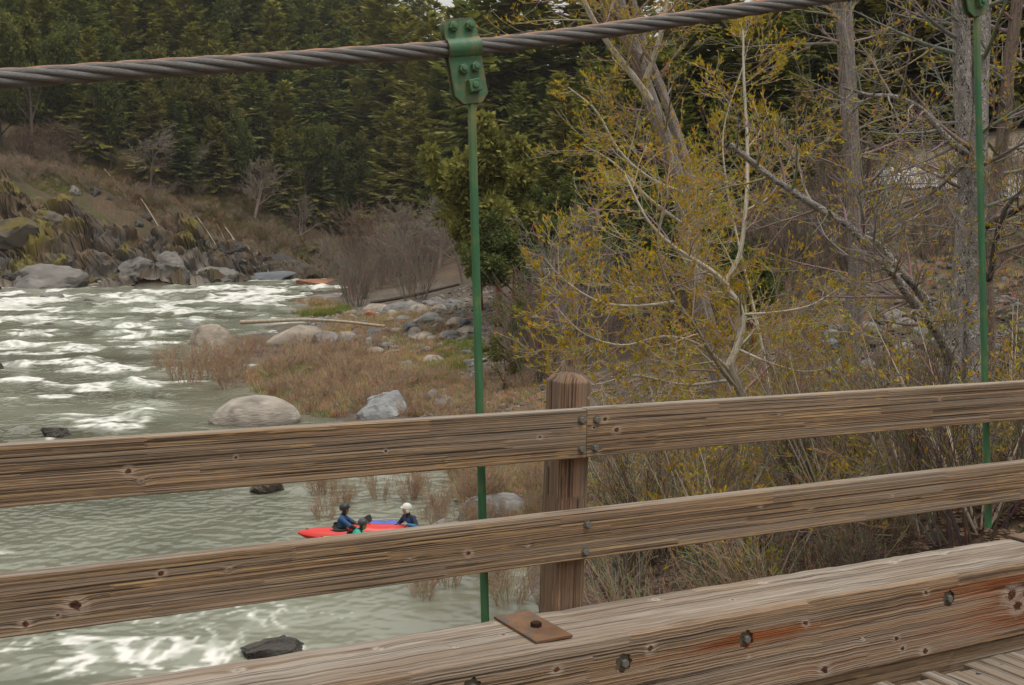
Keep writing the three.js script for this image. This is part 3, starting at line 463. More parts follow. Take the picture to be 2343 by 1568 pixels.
// main cable: six strands laid round a core
const cablePts = [[-2600, 300], [-1500, 262], [-700, 222], [0, 180], [302, 160], [604, 141], [786, 128], [1001, 114], [1112, 105], [1300, 82], [1498, 53], [1650, 30], [1850, 0], [2100, -40], [2220, -62], [2500, -115]].map(([u, v]) => {
  const r = ray(u, v), t = (BO.clone().addScaledVector(BZ, -0.3).sub(EYE).dot(BZ)) / r.dot(BZ); return r.multiplyScalar(t).add(EYE);
}).filter((p) => p.clone().sub(EYE).dot(FW) > 0.4);
const cableCurve = new THREE.CatmullRomCurve3(cablePts);
{
  const cb = thing('suspension_cable', 'thick twisted steel cable with a rusty upper side above the railing', 'cable');
  const n = 900, len = cableCurve.getLength(), pts = cableCurve.getSpacedPoints(n), R = 0.0215, r = 0.0128, lay = 0.82;
  const tx = (() => { const W = 256, H = 256; // wires run nearly along the cable; rust freckles
    const hh = (i, j) => { const q = ((i / W * 9 + j / H * 2) % 1 + 1) % 1; return Math.sqrt(Math.max(0, 1 - Math.pow(q * 2 - 1, 2))); };
    const m = texture(W, H, (i, j) => { const a = hh(i, j), f = noiseFine[j * 512 + i], g = noiseA[j * 512 + i]; let c = mixC([0.030, 0.028, 0.026], [0.27, 0.265, 0.26], Math.pow(a, 1.4) * clamp(0.5 + f)); return mixC(c, [0.17, 0.085, 0.045], 0.4 * sstep(0.55, 0.75, g)); });
    return { map: m, bumpMap: texture(W, H, (i, j) => { const a = hh(i, j); return [a, a, a]; }, false) }; })();
  const mat = std({ ...tx, bumpScale: 0.003, roughness: 0.6, metalness: 0.35 });
  const rust = texture(256, 256, (i, j) => { const f = noiseFine[j * 512 + i]; const q = Math.sqrt(Math.max(0, 1 - Math.pow((((i / 256 * 9 + j / 256 * 2) % 1 + 1) % 1) * 2 - 1, 2))); return mixC([0.05, 0.026, 0.016], [0.34, 0.165, 0.085], q * clamp(0.4 + f)); });
  for (let s = 0; s < 6; s++) {
    const gb = new GB(true), P = [], N0 = V(0, 1, 0); let L = 0; const sides = 9;
    for (let k = 0; k <= n; k++) {
      const p = pts[k], T = (k < n ? pts[k + 1].clone().sub(p) : p.clone().sub(pts[k - 1])).normalize(), U = N0.clone().addScaledVector(T, -N0.dot(T)).normalize(), B = T.clone().cross(U);
      if (k) L += p.distanceTo(pts[k - 1]);
      const a = s * Math.PI / 3 - L / lay * Math.PI * 2, c = p.clone().addScaledVector(U, R * Math.cos(a)).addScaledVector(B, -R * Math.sin(a));
      for (let q = 0; q <= sides; q++) {
        const b = a + q / sides * Math.PI * 2, nn = U.clone().multiplyScalar(Math.cos(b)).addScaledVector(B, -Math.sin(b));
        const up = nn.dot(U) * 0.5 + Math.cos(a) * 0.5, ru = sstep(0.72, 0.98, up + 0.10 * n2(L * 30, q, s)), rl = 0.5 * sstep(-0.45, -0.85, up + 0.1 * n2(L * 20, q, s + 9)); // corrosion where water lies and drips
        gb.v(c.clone().addScaledVector(nn, r), nn, q / sides * 2, L / 0.12 * 0.6, mixC(mixC([1, 1, 1], [2.3, 1.15, 0.66], ru), [0.75, 0.42, 0.28], rl));
      }
    }
    for (let k = 0; k < n; k++) for (let q = 0; q < sides; q++) { const a = k * (sides + 1) + q, b = a + sides + 1; gb.i.push(a, b, a + 1, b, b + 1, a + 1); }
    const m2 = mat.clone(); m2.vertexColors = true; mesh('strand', gb.geo(), s ? cb.userData.m : (cb.userData.m = m2), cb);
  }
  delete cb.userData.m;
  mesh('core', new THREE.TubeGeometry(cableCurve, 300, 0.0125, 8), mat, cb);
}
{ // hangers: clamp of two bent plates, bolts, and a rod
  const paint = (dark) => texture(256, 256, (i, j) => { const a = noiseA[j * 512 + i], f = noiseFine[j * 512 + i], b = noiseB[j * 512 + i]; let c = mixC([0.046, 0.135, 0.065], [0.068, 0.175, 0.088], a); c = mixC(c, [0.16, 0.19, 0.075], 0.6 * sstep(0.52, 0.75, b)); return mixC(c, [0.20, 0.10, 0.045], sstep(0.70, 0.77, f * 0.5 + b * 0.55) * 0.7); });
  const pm = paint(), green = std({ map: pm, roughness: 0.5, bumpMap: greyTex(noiseFine, 512, 2), bumpScale: 0.0005 }), greenV = green.clone(); greenV.vertexColors = true;
  const TH = 0.007;
  const makeClamp = (g, dir) => { // bent strip: side view profile in (y, z), wraps the cable on its side
    const R = 0.037, prof = []; const z0 = 0.012;
    prof.push([0.115, z0]); prof.push([0.056, z0]); prof.push([0.048, z0 + 0.001]);
    for (let k = 0; k <= 12; k++) { const a = Math.PI / 2 * 0.92 - k / 12 * Math.PI * 0.92; prof.push([R * Math.sin(a) * 1.02, Math.max(z0 + 0.002, R * Math.cos(a))]); }
    prof.push([-0.048, z0 + 0.001], [-0.056, z0], [-0.225, z0]);
    const half = 0.074, P = [], T = [], I = [];
    const halfAt = (y) => (y > 0.095 ? half - (y - 0.095) * 0.8 : y < -0.19 ? half - (-0.19 - y) * 0.95 : half);
    const ys = []; for (let k = 0; k < prof.length; k++) { ys.push(prof[k]); if (k < prof.length - 1) { const a = prof[k], b = prof[k + 1]; for (const yy of [0.095, -0.19]) if (a[0] > yy && b[0] < yy) ys.push([yy, mix(a[1], b[1], (a[0] - yy) / (a[0] - b[0]))]); } }
    const nv = ys.map((p, k) => { const a = ys[Math.max(0, k - 1)], b = ys[Math.min(ys.length - 1, k + 1)], dy = b[0] - a[0], dz = b[1] - a[1], l = Math.hypot(dy, dz); return [dz / l, -dy / l]; });
    const C = []; const nx = 8;
    const put = (x, y, z) => { P.push(x, y, z); T.push(x * 4, y * 4);
      const edgeRust = sstep(0.010, 0.002, Math.min(halfAt(y) - Math.abs(x), y + 0.225, 0.115 - y) + 0.005 * n2(x * 90, y * 90, 5)), drip = sstep(-0.165, -0.21, y + 0.02 * n2(x * 160, y * 12, 8)) * sstep(0.045, 0.015, Math.abs(x - 0.005));
      C.push(...mixC([1, 1, 1], [2.0, 0.62, 0.55], 0.55 * Math.max(edgeRust, 0.8 * drip))); };
    for (const side of [0, 1]) { const b = P.length / 3; ys.forEach((p, k) => { for (let i = 0; i <= nx; i++) put((i / nx * 2 - 1) * halfAt(p[0]), p[0] + nv[k][0] * TH * side, (p[1] + nv[k][1] * TH * side) * 1); }); for (let k = 0; k < ys.length - 1; k++) for (let i = 0; i < nx; i++) { const a = b + k * (nx + 1) + i; side ? I.push(a, a + nx + 1, a + 1, a + 1, a + nx + 1, a + nx + 2) : I.push(a, a + 1, a + nx + 1, a + 1, a + nx + 2, a + nx + 1); } }
    const per = ys.length * (nx + 1);
    const rim = []; for (let k = 0; k < ys.length; k++) rim.push(k * (nx + 1)); for (let i = 1; i <= nx; i++) rim.push((ys.length - 1) * (nx + 1) + i); for (let k = ys.length - 2; k >= 0; k--) rim.push(k * (nx + 1) + nx); for (let i = nx - 1; i >= 1; i--) rim.push(i);
    const b2 = P.length / 3; rim.concat(rim[0]).forEach((q) => { for (const s of [0, 1]) { const w = (q + s * per) * 3; put(P[w], P[w + 1], P[w + 2]); } });
    for (let k = 0; k < rim.length; k++) { const a = b2 + k * 2; I.push(a, a + 1, a + 2, a + 1, a + 3, a + 2); }
    let geo = new THREE.BufferGeometry(); geo.setAttribute('position', new THREE.Float32BufferAttribute(P, 3)); geo.setAttribute('uv', new THREE.Float32BufferAttribute(T, 2)); geo.setAttribute('color', new THREE.Float32BufferAttribute(C, 3)); geo.setIndex(I); geo.computeVertexNormals(); geo = toCreasedNormals(geo, 0.45);
    if (dir < 0) geo.rotateY(Math.PI);
    return geo;
  };
  const frontG = makeClamp(0, 1), backG = makeClamp(0, -1), z1 = 0.012 + TH;
  const mk = (uTop, vCl, uBot, label) => {
    const hg = thing('hanger', label, 'hanger rod', 'green suspender hangers');
    const r = ray(uTop, vCl), t = BO.clone().addScaledVector(BZ, -0.3).sub(EYE).dot(BZ) / r.dot(BZ), near = r.multiplyScalar(t).add(EYE);
    let best = 0, bd = 9; for (let k = 0; k <= 4000; k++) { const d = cableCurve.getPoint(k / 4000).distanceTo(near); if (d < bd) { bd = d; best = k / 4000; } }
    const p = cableCurve.getPoint(best), T = cableCurve.getTangent(best).normalize();
    const down = BU.clone().negate().multiplyScalar(2.1).addScaledVector(BZ, 0.175).normalize(); // rods lean in towards the deck edge
    const Z = T.clone().cross(down.clone().negate()).normalize(), Yd = Z.clone().cross(T).normalize();
    hg.applyMatrix4(new THREE.Matrix4().makeBasis(T, Yd, Z).setPosition(p));
    const fp = mesh('clamp_plate', frontG, greenV, hg), bp = mesh('clamp_plate', backG, greenV, hg);
    const nut = (x, y, rr, turn, square) => {
      const b = mesh(square ? 'square_nut' : 'nut', square ? (() => { const s = new THREE.Shape([[-rr, -rr], [rr, -rr], [rr, rr], [-rr, rr]].map((q) => new THREE.Vector2(...q))); return new THREE.ExtrudeGeometry(s, { depth: rr * 1.0, bevelEnabled: true, bevelSize: rr * 0.14, bevelThickness: rr * 0.1, bevelOffset: -rr * 0.14, bevelSegments: 2 }); })() : hexGeo(rr, rr * 0.95, turn), green, hg);
      b.position.set(x, y, z1 + 0.001); if (square) b.rotation.z = turn;
      const e = mesh('bolt_end', discGeo(rr * 0.55, rr * 0.32), green, b); e.position.z = rr * (square ? 1.09 : 0.94);
      const bb = mesh('bolt_head', hexGeo(rr, rr * 0.6, turn), green, hg); bb.position.set(x, y, -z1 - 0.001 - rr * 0.6);
      const sh = new THREE.CylinderGeometry(rr * 0.5, rr * 0.5, 2 * z1 + 0.006, 10); sh.rotateX(Math.PI / 2); sh.translate(x, y, 0); mesh('bolt_shank', sh, green, hg);
    };
    nut(-0.034, 0.082, 0.0205, 0.2); nut(0.040, 0.082, 0.0205, 0.5); nut(-0.022, -0.088, 0.0205, 0.15); nut(0.034, -0.084, 0.0205, 0.5); nut(0.010, -0.158, 0.0245, 0.1, true);
    // rod, in world direction; from inside the clamp down past the kerb
    const inv = hg.matrix.clone().invert(), a = p.clone().addScaledVector(Yd, -0.15).addScaledVector(T, 0.014), e = a.clone().addScaledVector(down, 2.75);
    const gb = new GB(true), pts = [], rad = []; for (let k = 0; k <= 40; k++) { pts.push(a.clone().lerp(e, k / 40).applyMatrix4(inv)); rad.push(k < 2 ? 0.0135 : 0.0172); }
    gb.tube(pts, rad, 20, [1, 1, 1], true);
    const N = gb.p.length / 3, ra = pts[0]; for (let k = 0; k < N; k++) { const q = V(gb.p[k * 3], gb.p[k * 3 + 1], gb.p[k * 3 + 2]), dd = q.distanceTo(ra), y = sstep(0.42, 0.10, dd + 0.13 * n2(k % 21 * 0.9, dd * 8, 4)); const c = mixC([0.74, 0.95, 0.80].map((q) => q * (1 + 0.16 * n2(dd * 9, k % 21 * 0.4, 6) + 0.1 * n2(dd * 40, k % 21, 7))), [2.9, 1.25, 0.95], y * 0.75); gb.c[k * 3] = c[0]; gb.c[k * 3 + 1] = c[1]; gb.c[k * 3 + 2] = c[2]; } // faded, yellowed paint under the clamp
    mesh('rod', gb.geo(), greenV, hg);
    return hg;
  };
  mk(1056, 110, 1103, 'green painted steel hanger rod with a five-nut clamp, beside the railing post');
  mk(2216, -61, 2242, 'green painted hanger rod in front of the lichen-covered twin tree trunk');
}

// ------------------------------------------------------------ rocks
function rockGeo(seed, planes, rough, tint, moss) {
  const rnd = rngOf(seed); let g = new THREE.IcosahedronGeometry(1, 7); g.deleteAttribute('uv'); g.deleteAttribute('normal'); g = mergeVertices(g, 1e-4);
  const pl = []; for (let k = 0; k < planes; k++) { const n = V(rnd() * 2 - 1, rnd() * 1.6 - 0.5, rnd() * 2 - 1).normalize(); pl.push([n, 0.55 + 0.35 * rnd()]); }
  const P = g.attributes.position, C = [], T = [], p = V();
  for (let k = 0; k < P.count; k++) {
    p.fromBufferAttribute(P, k); for (const [n, o] of pl) { const d = p.dot(n); if (d > o) p.addScaledVector(n, -(d - o) * 0.88); }
    const f = fbm3(p.x * 1.7, p.y * 1.7, p.z * 1.7, 4, seed); p.multiplyScalar(1 + rough * f + rough * 0.3 * n3(p.x * 9, p.y * 9, p.z * 9, seed)); P.setXYZ(k, p.x, p.y, p.z);
  }
  g.computeVertexNormals(); const N = g.attributes.normal;
  for (let k = 0; k < P.count; k++) {
    p.fromBufferAttribute(P, k); const a = fbm3(p.x * 2.2, p.y * 2.2, p.z * 2.2, 4, seed + 5), b = n3(p.x * 11, p.y * 11, p.z * 11, seed + 7);
    let c = tint.map((q) => q * (1 + 0.55 * a + 0.22 * b)); c = mixC(c, tint.map((q) => q * 1.7), sstep(0.25, 0.5, fbm3(p.x * 4, p.y * 4, p.z * 4, 3, seed + 9)) * 0.6);
    if (moss) c = mixC(c, [0.11, 0.085, 0.014], moss * sstep(0.0, 0.35, fbm3(p.x * 1.9, p.y * 1.9, p.z * 1.9, 4, seed + 13) + 0.5 * N.getY(k) - 0.25));
    C.push(...c); T.push(Math.atan2(p.z, p.x) / Math.PI * 2, p.y * 1.4);
  }
  g.setAttribute('color', new THREE.Float32BufferAttribute(C, 3)); g.setAttribute('uv', new THREE.Float32BufferAttribute(T, 2)); return planes > 12 ? toCreasedNormals(g, 0.55) : g;
}
const rockMat = std({ vertexColors: true, bumpMap: greyTex(noiseA, 512), bumpScale: 0.05, roughness: 0.95 });
const rockKinds = {
  grey: [1, 2, 3, 4].map((k) => rockGeo(k * 7, 7, 0.16, [0.20, 0.19, 0.18])), blue: [5, 6, 7].map((k) => rockGeo(k * 7, 9, 0.18, [0.135, 0.145, 0.155])), tan: [8, 9, 10].map((k) => rockGeo(k * 7, 5, 0.12, [0.30, 0.255, 0.205])),
  dark: [11, 12, 13, 14].map((k) => rockGeo(k * 7, 15, 0.34, [0.060, 0.053, 0.047])), mossy: [15, 16, 17].map((k) => rockGeo(k * 7, 15, 0.36, [0.095, 0.080, 0.062], 1)), speckled: [36].map((k) => rockGeo(k * 7, 14, 0.26, [0.25, 0.255, 0.255])), crag: [31, 32, 33].map((k) => rockGeo(k * 7, 16, 0.34, [0.165, 0.152, 0.138])), red: [18, 19].map((k) => rockGeo(k * 7, 6, 0.14, [0.30, 0.14, 0.08])),
};
function rock(name, kind, k, x, z, sx, sy, sz, turn, label, group, y, tilt = 0) {
  const m = mesh(name, rockKinds[kind][k % rockKinds[kind].length], rockMat); m.name = m.name;
  m.scale.set(sx, sy, sz); m.rotation.set(tilt, turn, tilt * 0.7); m.position.set(x, y ?? ground(x, z), z); return tag(m, label, kind === 'x' ? null : 'rock', group);
}
const toneOf = { grey: 'grey', blue: 'blue-grey', tan: 'tan', dark: 'dark', mossy: 'mossy brown', red: 'reddish', crag: 'pale' };
const onWater = (u, v) => { const r = ray(u, v); let z = r.z * -7.6 / r.y; for (let k = 0; k < 5; k++) z = r.z * (waterY(z) - 7.6) / r.y; return V(r.x * z / r.z, waterY(z), z); };
function waterRock(u, v, w, h, kind, k, label, turn = 0, deep = 0.8) { // w, h: seen size in pixels; v: where it meets the water
  const p = onWater(u, v), d = p.clone().sub(EYE).dot(FW), sx = w / FOCAL * d / 2 / 0.9, H = h / FOCAL * d; return rock('river_boulder', kind, k, p.x, p.z - sx * 0.4, sx, H * 0.85, sx * deep, turn, label, null, p.y + H * 0.12);
}
{ // the big smooth boulder in the river: a long loaf with a flat, undercut waterline
  const p = onWater(572, 976), g = rockGeo(305, 3, 0.07, [0.30, 0.265, 0.225]); const P = g.attributes.position;
  for (let k = 0; k < P.count; k++) { const x = P.getX(k), y = P.getY(k); P.setY(k, y * (1 - 0.10 * x) + 0.05 * Math.sin(x * 3) + (y > 0 && x < -0.45 ? -0.14 * sstep(-0.45, -0.7, x) : 0)); }
  g.computeVertexNormals(); const m = mesh('river_boulder', g, rockMat); m.scale.set(1.92, 0.98, 1.1); m.rotation.y = 0.15; m.position.set(p.x, p.y + 0.18, p.z - 0.9); tag(m, 'large smooth tan boulder rising from the river beside the shrubs', 'rock');
}
waterRock(120, 1000, 66, 28, 'dark', 0, 'dark wet rock in white water near the tan boulder', 0.4);
waterRock(-8, 850, 30, 30, 'dark', 1, 'dark rock cut off by the picture edge in the rapids', 1.2);
waterRock(113, 683, 50, 16, 'grey', 0, 'rounded grey rock in the upper rapids below the rocky bank', 0.2);
waterRock(606, 1128, 70, 36, 'mossy', 0, 'mossy dark rock in the river just under the top rail', 0.7);
waterRock(630, 1506, 150, 40, 'dark', 2, 'jagged dark rock in the river above the timber', 0.3);
waterRock(30, 990, 60, 7, 'dark', 3, 'low dark rock awash beside the dark wet rock', 0.9);
waterRock(478, 792, 90, 52, 'tan', 0, 'pale boulder behind the reddish shrub in the shallows', 0.5);
waterRock(430, 748, 60, 12, 'grey', 1, 'low grey rock at the edge of the rapids by the pale boulder', 0.1);
waterRock(245, 652, 55, 8, 'dark', 2, 'dark rock in the water at the foot of the far bank', 0.6);
waterRock(325, 660, 60, 6, 'dark', 1, 'flat dark ledge awash below the far bank', 0.1);
waterRock(725, 652, 105, 18, 'red', 0, 'flat reddish rock where the rapids leave the far bank', 0.1);
waterRock(715, 676, 70, 14, 'dark', 0, 'dark low rock beside the rapids at the head of the bar', 0.4);
waterRock(750, 692, 130, 22, 'grey', 2, 'low grey boulders edge at the head of the bar', 0.9);
waterRock(200, 690, 26, 6, 'dark', 3, 'small dark rock in the middle of the rapids', 0.3);
waterRock(110, 746, 40, 7, 'dark', 3, 'dark rock awash between two white streaks', 0.1);
{
  const put = (u, d, w, h, kind, k, label, turn = 0) => { const p = onGround(u, d), sx = w / FOCAL * d / 2 / 0.9; return rock('boulder', kind, k, p.x, p.z, sx, h / FOCAL * d * 0.75, sx * 0.85, turn, label, null, p.y + h / FOCAL * d * 0.1); };
  put(680, 78.5, 135, 56, 'tan', 1, 'big pale boulder under the driftwood log', 0.3);
  put(745, 77, 80, 40, 'grey', 3, 'grey boulder leaning on the big pale boulder', 0.9);
  put(875, 48, 112, 78, 'speckled', 0, 'blue-grey speckled boulder standing in the dry grass', 0.3);
  put(985, 50, 44, 34, 'grey', 0, 'small rounded grey boulder near the green rod', 0.8);
  put(1130, 31, 150, 66, 'grey', 2, 'broad flat-topped grey boulder seen under the top rail', 0.2);
  put(1015, 47, 50, 40, 'grey', 3, 'grey stone beside the small rounded boulder', 0.2);
  put(860, 106, 70, 26, 'tan', 2, 'broad tan slab at the top of the stony bar', 0.5);
  put(935, 100, 110, 36, 'grey', 1, 'long grey boulder lying in the stony bar', 0.2);
  put(975, 86, 80, 36, 'grey', 0, 'large grey boulder in the middle of the stony bar', 1.1);
  put(950, 80, 34, 26, 'tan', 0, 'round pale stone on the stony bar', 0.1);
  put(848, 98, 30, 18, 'red', 1, 'rusty orange stone on the stony bar', 0.4);
  put(855, 82, 46, 26, 'blue', 2, 'bluish stone at the edge of the dry shrubs', 0.4);
  const rnd = rngOf(901), kinds = ['grey', 'grey', 'blue', 'tan', 'tan', 'grey'];
  for (let k = 0; k < 170; k++) { // stones of the gravel bar
    const d = 50 + 62 * Math.pow(rnd(), 0.7), u = mix(800, 1090, rnd()) - (d - 60) * 0.8, p = onGround(u, d); if (p.y < waterY(p.z) + 0.02) continue;
    const s = 0.14 + 0.55 * Math.pow(rnd(), 2.4) * (d > 70 ? 1.25 : 0.8), kd = kinds[Math.floor(rnd() * 6)]; rock('bar_stone', kd, k, p.x, p.z, s * (0.9 + 0.6 * rnd()), s * (0.5 + 0.35 * rnd()), s * (0.9 + 0.4 * rnd()), rnd() * 6.3, (s > 0.35 ? 'large ' : s > 0.2 ? 'medium-sized ' : 'small ') + toneOf[kd] + ' river-worn stone lying on the gravel bar', 'stones of the gravel bar', p.y + s * 0.12);
  }
  for (let k = 0; k < 190; k++) { // stones of the steep right bank
    const right = rnd() < 0.25, u = right ? mix(2250, 2400, rnd()) : mix(1880, 2200, Math.pow(rnd(), 0.8)), d = right ? mix(31, 38, rnd()) : mix(32, 43, rnd()), p = onGround(u, d);
    const s = 0.07 + 0.40 * Math.pow(rnd(), 2.6); const kd = ['blue', 'grey', 'dark', 'grey', 'mossy', 'dark'][Math.floor(rnd() * 6)]; rock('bank_stone', kd, k, p.x, p.z, s * (0.9 + 0.5 * rnd()), s * (0.6 + 0.3 * rnd()), s * (0.9 + 0.5 * rnd()), rnd() * 6.3, (s > 0.25 ? 'large ' : s > 0.13 ? 'medium-sized ' : 'small ') + toneOf[kd] + ' stone in the scree below the gravel road', 'stones on the bank under the road', p.y + s * 0.15, (rnd() - 0.5) * 0.6);
  }
  // rock of the far bank
  const edge = [[-60, 163], [0, 163], [200, 168.5], [450, 179], [650, 193], [760, 204]];
  const edgeD = (u) => { for (let k = 0; k < edge.length - 1; k++) if (u <= edge[k + 1][0]) return mix(edge[k][1], edge[k + 1][1], (u - edge[k][0]) / (edge[k + 1][0] - edge[k][0])); return 206; };
  const farRock = (u, off, w, h, kind, k, label, group, turn) => { const d = edgeD(u) + off, p = onGround(u, d), sx = w / FOCAL * d / 2 / 0.85; rock('bank_rock', kind, k, p.x, p.z, sx, h / FOCAL * d * 0.72, sx * (group ? 0.6 : 0.8), turn, label, group, p.y + h / FOCAL * d * (group ? -0.10 : 0.1), group ? 0.35 : 0.1); };
  { // the rock face itself: blocky, cracked bedrock stepping up from the water
    const cell = (x, y, z, s) => { let a = 9, b = 9, id = 0; const ix = Math.floor(x), iy = Math.floor(y), iz = Math.floor(z); for (let i = -1; i < 2; i++) for (let j = -1; j < 2; j++) for (let q = -1; q < 2; q++) { const X = ix + i, Y = iy + j, Z = iz + q, h = hash(X, Y, Z * 31 + s), h2 = hash(Y, Z, X * 17 + s), h3 = hash(Z, X, Y * 13 + s), d = Math.hypot(X + h - x, Y + h2 - y, Z + h3 - z); if (d < a) { b = a; a = d; id = h; } else if (d < b) b = d; } return [a, b, id]; };
    const nu = 330, nt = 64, P = [], C = [], T = [], I = [];
    for (let i = 0; i <= nu; i++) for (let j = 0; j <= nt; j++) {
      const u = mix(-110, 800, i / nu), t = j / nt, reach = mix(46, 20, Math.pow(clamp(u / 750), 0.6)) * (0.8 + 0.35 * n2(u * 0.012, 3, 5)), d = edgeD(u) - 2.2 + t * reach, p = onGround(u, d), q = p.clone().multiplyScalar(0.24), big = cell(q.x, q.y * 1.5, q.z, 3), sm = cell(p.x * 0.75, p.y * 1.1, p.z * 0.75, 9);
      const fade = sstep(1.0, 0.72, t) , up = (big[2] - 0.45) * 1.7 + sstep(0.0, 0.4, big[1] - big[0]) * 1.1 + (sm[2] - 0.4) * 0.45 + sstep(0.0, 0.3, sm[1] - sm[0]) * 0.35 + 0.5 * fbm2(p.x * 0.9, p.z * 0.9 + p.y, 3, 8);
      p.y += mix(-0.6, up, fade) + (t < 0.03 ? -1.2 : 0); p.z += fade * up * 0.9; p.x += 0.5 * fade * n2(p.z * 0.7, p.y * 0.7, 12);
      const a = fbm2(p.x * 0.8, p.y * 1.2 + p.z * 0.4, 4, 21), hW = p.y - waterY(p.z);
      let c = mixC([0.050, 0.044, 0.039], [0.135, 0.115, 0.097], clamp(0.45 + 0.7 * a + 0.5 * (sm[2] - 0.5) + 0.3 * (big[2] - 0.5)));
      c = mixC(c, [0.26, 0.225, 0.18], 0.7 * sstep(0.25, 0.6, 0.55 + 0.8 * n2(p.x * 0.6, p.y * 0.9, 31) - hW * 0.28));                       // pale scoured stone along the flood line
      c = mixC(c, [0.125, 0.078, 0.034], 0.75 * sstep(0.0, 0.45, fbm2(p.x * 0.35 + 5, p.z * 0.35 + p.y * 0.3, 4, 41) + 0.05 * hW - 0.04));          // brown moss and duff
      c = mixC(c, [0.165, 0.135, 0.018], 0.8 * sstep(0.18, 0.42, fbm2(p.x * 0.22 + 9, p.z * 0.2 + p.y * 0.25, 4, 47) + 0.10 * sstep(250, 60, u)) * sstep(1.2, 2.5, hW)); // yellow-green moss
      P.push(p.x, p.y, p.z); C.push(...c); T.push(p.x * 0.3, (p.y + p.z) * 0.3);
    }
    for (let i = 0; i < nu; i++) for (let j = 0; j < nt; j++) { const a = i * (nt + 1) + j, b = a + nt + 1; I.push(a, b, a + 1, b, b + 1, a + 1); }
    let g = new THREE.BufferGeometry(); g.setAttribute('position', new THREE.Float32BufferAttribute(P, 3)); g.setAttribute('color', new THREE.Float32BufferAttribute(C, 3)); g.setAttribute('uv', new THREE.Float32BufferAttribute(T, 2)); g.setIndex(I); g.computeVertexNormals(); g = toCreasedNormals(g, 1.0);
    tag(mesh('rock_face', g, rockMat), 'dark craggy bedrock face with moss along the far bank', 'cliff');
  }
  farRock(110, -1, 165, 70, 'crag', 0, 'broad pale-footed rock at the water below the mossy bank', null, 0.3);
  farRock(60, 1.5, 120, 60, 'dark', 0, 'dark shoulder of rock behind the pale-footed rock', null, 1.3);
  farRock(395, 0, 90, 72, 'crag', 1, 'tall pale-footed rock in the middle of the far bank', null, 0.9);
  farRock(315, 0, 75, 42, 'crag', 2, 'squat pale-footed rock beside the tall one', null, 0.2);
  farRock(490, 0.5, 110, 44, 'crag', 3, 'sloping grey slab at the far waterline', null, 0.4);
  farRock(650, 6, 150, 56, 'dark', 1, 'large dark blocky outcrop above the reddish rock', null, 0.2);
  farRock(600, 1, 140, 26, 'blue', 1, 'long low ledge on the far waterline', null, 0.1);
  farRock(30, 10, 150, 90, 'mossy', 0, 'brown moss-covered crag at the river bend', null, 0.7);
  farRock(110, 13, 110, 66, 'mossy', 1, 'yellow-green mossed crag under the grass ledge', null, 0.2);
  for (let k = 0; k < 80; k++) { const u = mix(-50, 750, rnd()), up = Math.pow(rnd(), 1.05), off = up * mix(40, 14, Math.pow(clamp(u / 750), 0.6)) + 0.4, w = mix(18, 70, Math.pow(rnd(), 1.6)) * mix(1, 0.75, up), q = rnd(), kind = q < 0.42 - 0.15 * up ? 'dark' : q < 0.95 ? 'mossy' : 'crag'; farRock(u, off, w, w * mix(0.45, 0.85, rnd()), kind, k, ['small', 'large'][+(w > 55)] + { dark: ' dark rock', mossy: ' brown mossy rock', crag: ' pale grey rock' }[kind] + (up > 0.5 ? ' high on the craggy far bank' : ' low on the craggy far bank'), 'rocks of the far bank', rnd() * 6.3); }
}
{ // loose gravel and cobbles, too many to count
  const rnd = rngOf(808), g = new THREE.IcosahedronGeometry(1, 1); g.deleteAttribute('uv'); const P = g.attributes.position; for (let k = 0; k < P.count; k++) { const f = 1 + 0.22 * n3(P.getX(k) * 2, P.getY(k) * 2, P.getZ(k) * 2, 4); P.setXYZ(k, P.getX(k) * f, P.getY(k) * f * 0.65, P.getZ(k) * f); } g.computeVertexNormals();
  const sp = [], c = new THREE.Color(), q = new THREE.Quaternion(), m4 = new THREE.Matrix4();
  const area = (n, u0, u1, d0, d1, s0, s1, tone) => { for (let k = 0; k < n; k++) { const d = mix(d0, d1, rnd()), p = onGround(mix(u0, u1, rnd()), d); if (p.y > waterY(p.z) - 0.05) sp.push([p, s0 + (s1 - s0) * Math.pow(rnd(), 3), tone]); } };
  area(5200, 700, 1130, 50, 115, 0.05, 0.22, 0); area(2600, 960, 1330, 27, 52, 0.03, 0.16, 0); area(3800, 1850, 2420, 30, 52, 0.03, 0.17, 1); area(1200, 1250, 1900, 22, 40, 0.03, 0.14, 1);
  const im = new THREE.InstancedMesh(g, std({ roughness: 0.95 }), sp.length); im.name = 'gravel'; sp.forEach(([p, s, t], k) => { q.setFromAxisAngle(V(rnd() - 0.5, 1, rnd() - 0.5).normalize(), rnd() * 6.28); m4.compose(p, q, V(s * (0.8 + 0.6 * rnd()), s, s * (0.8 + 0.5 * rnd()))); im.setMatrixAt(k, m4); const b = (t ? 0.10 : 0.17) * (0.5 + rnd()), w = rnd(); im.setColorAt(k, c.setRGB(b * (1 + 0.15 * w), b, b * (0.95 - 0.2 * w))); }); scene.add(im); tag(im, 'gravel and cobbles of the bar and banks', 'gravel', null, 'stuff');
}
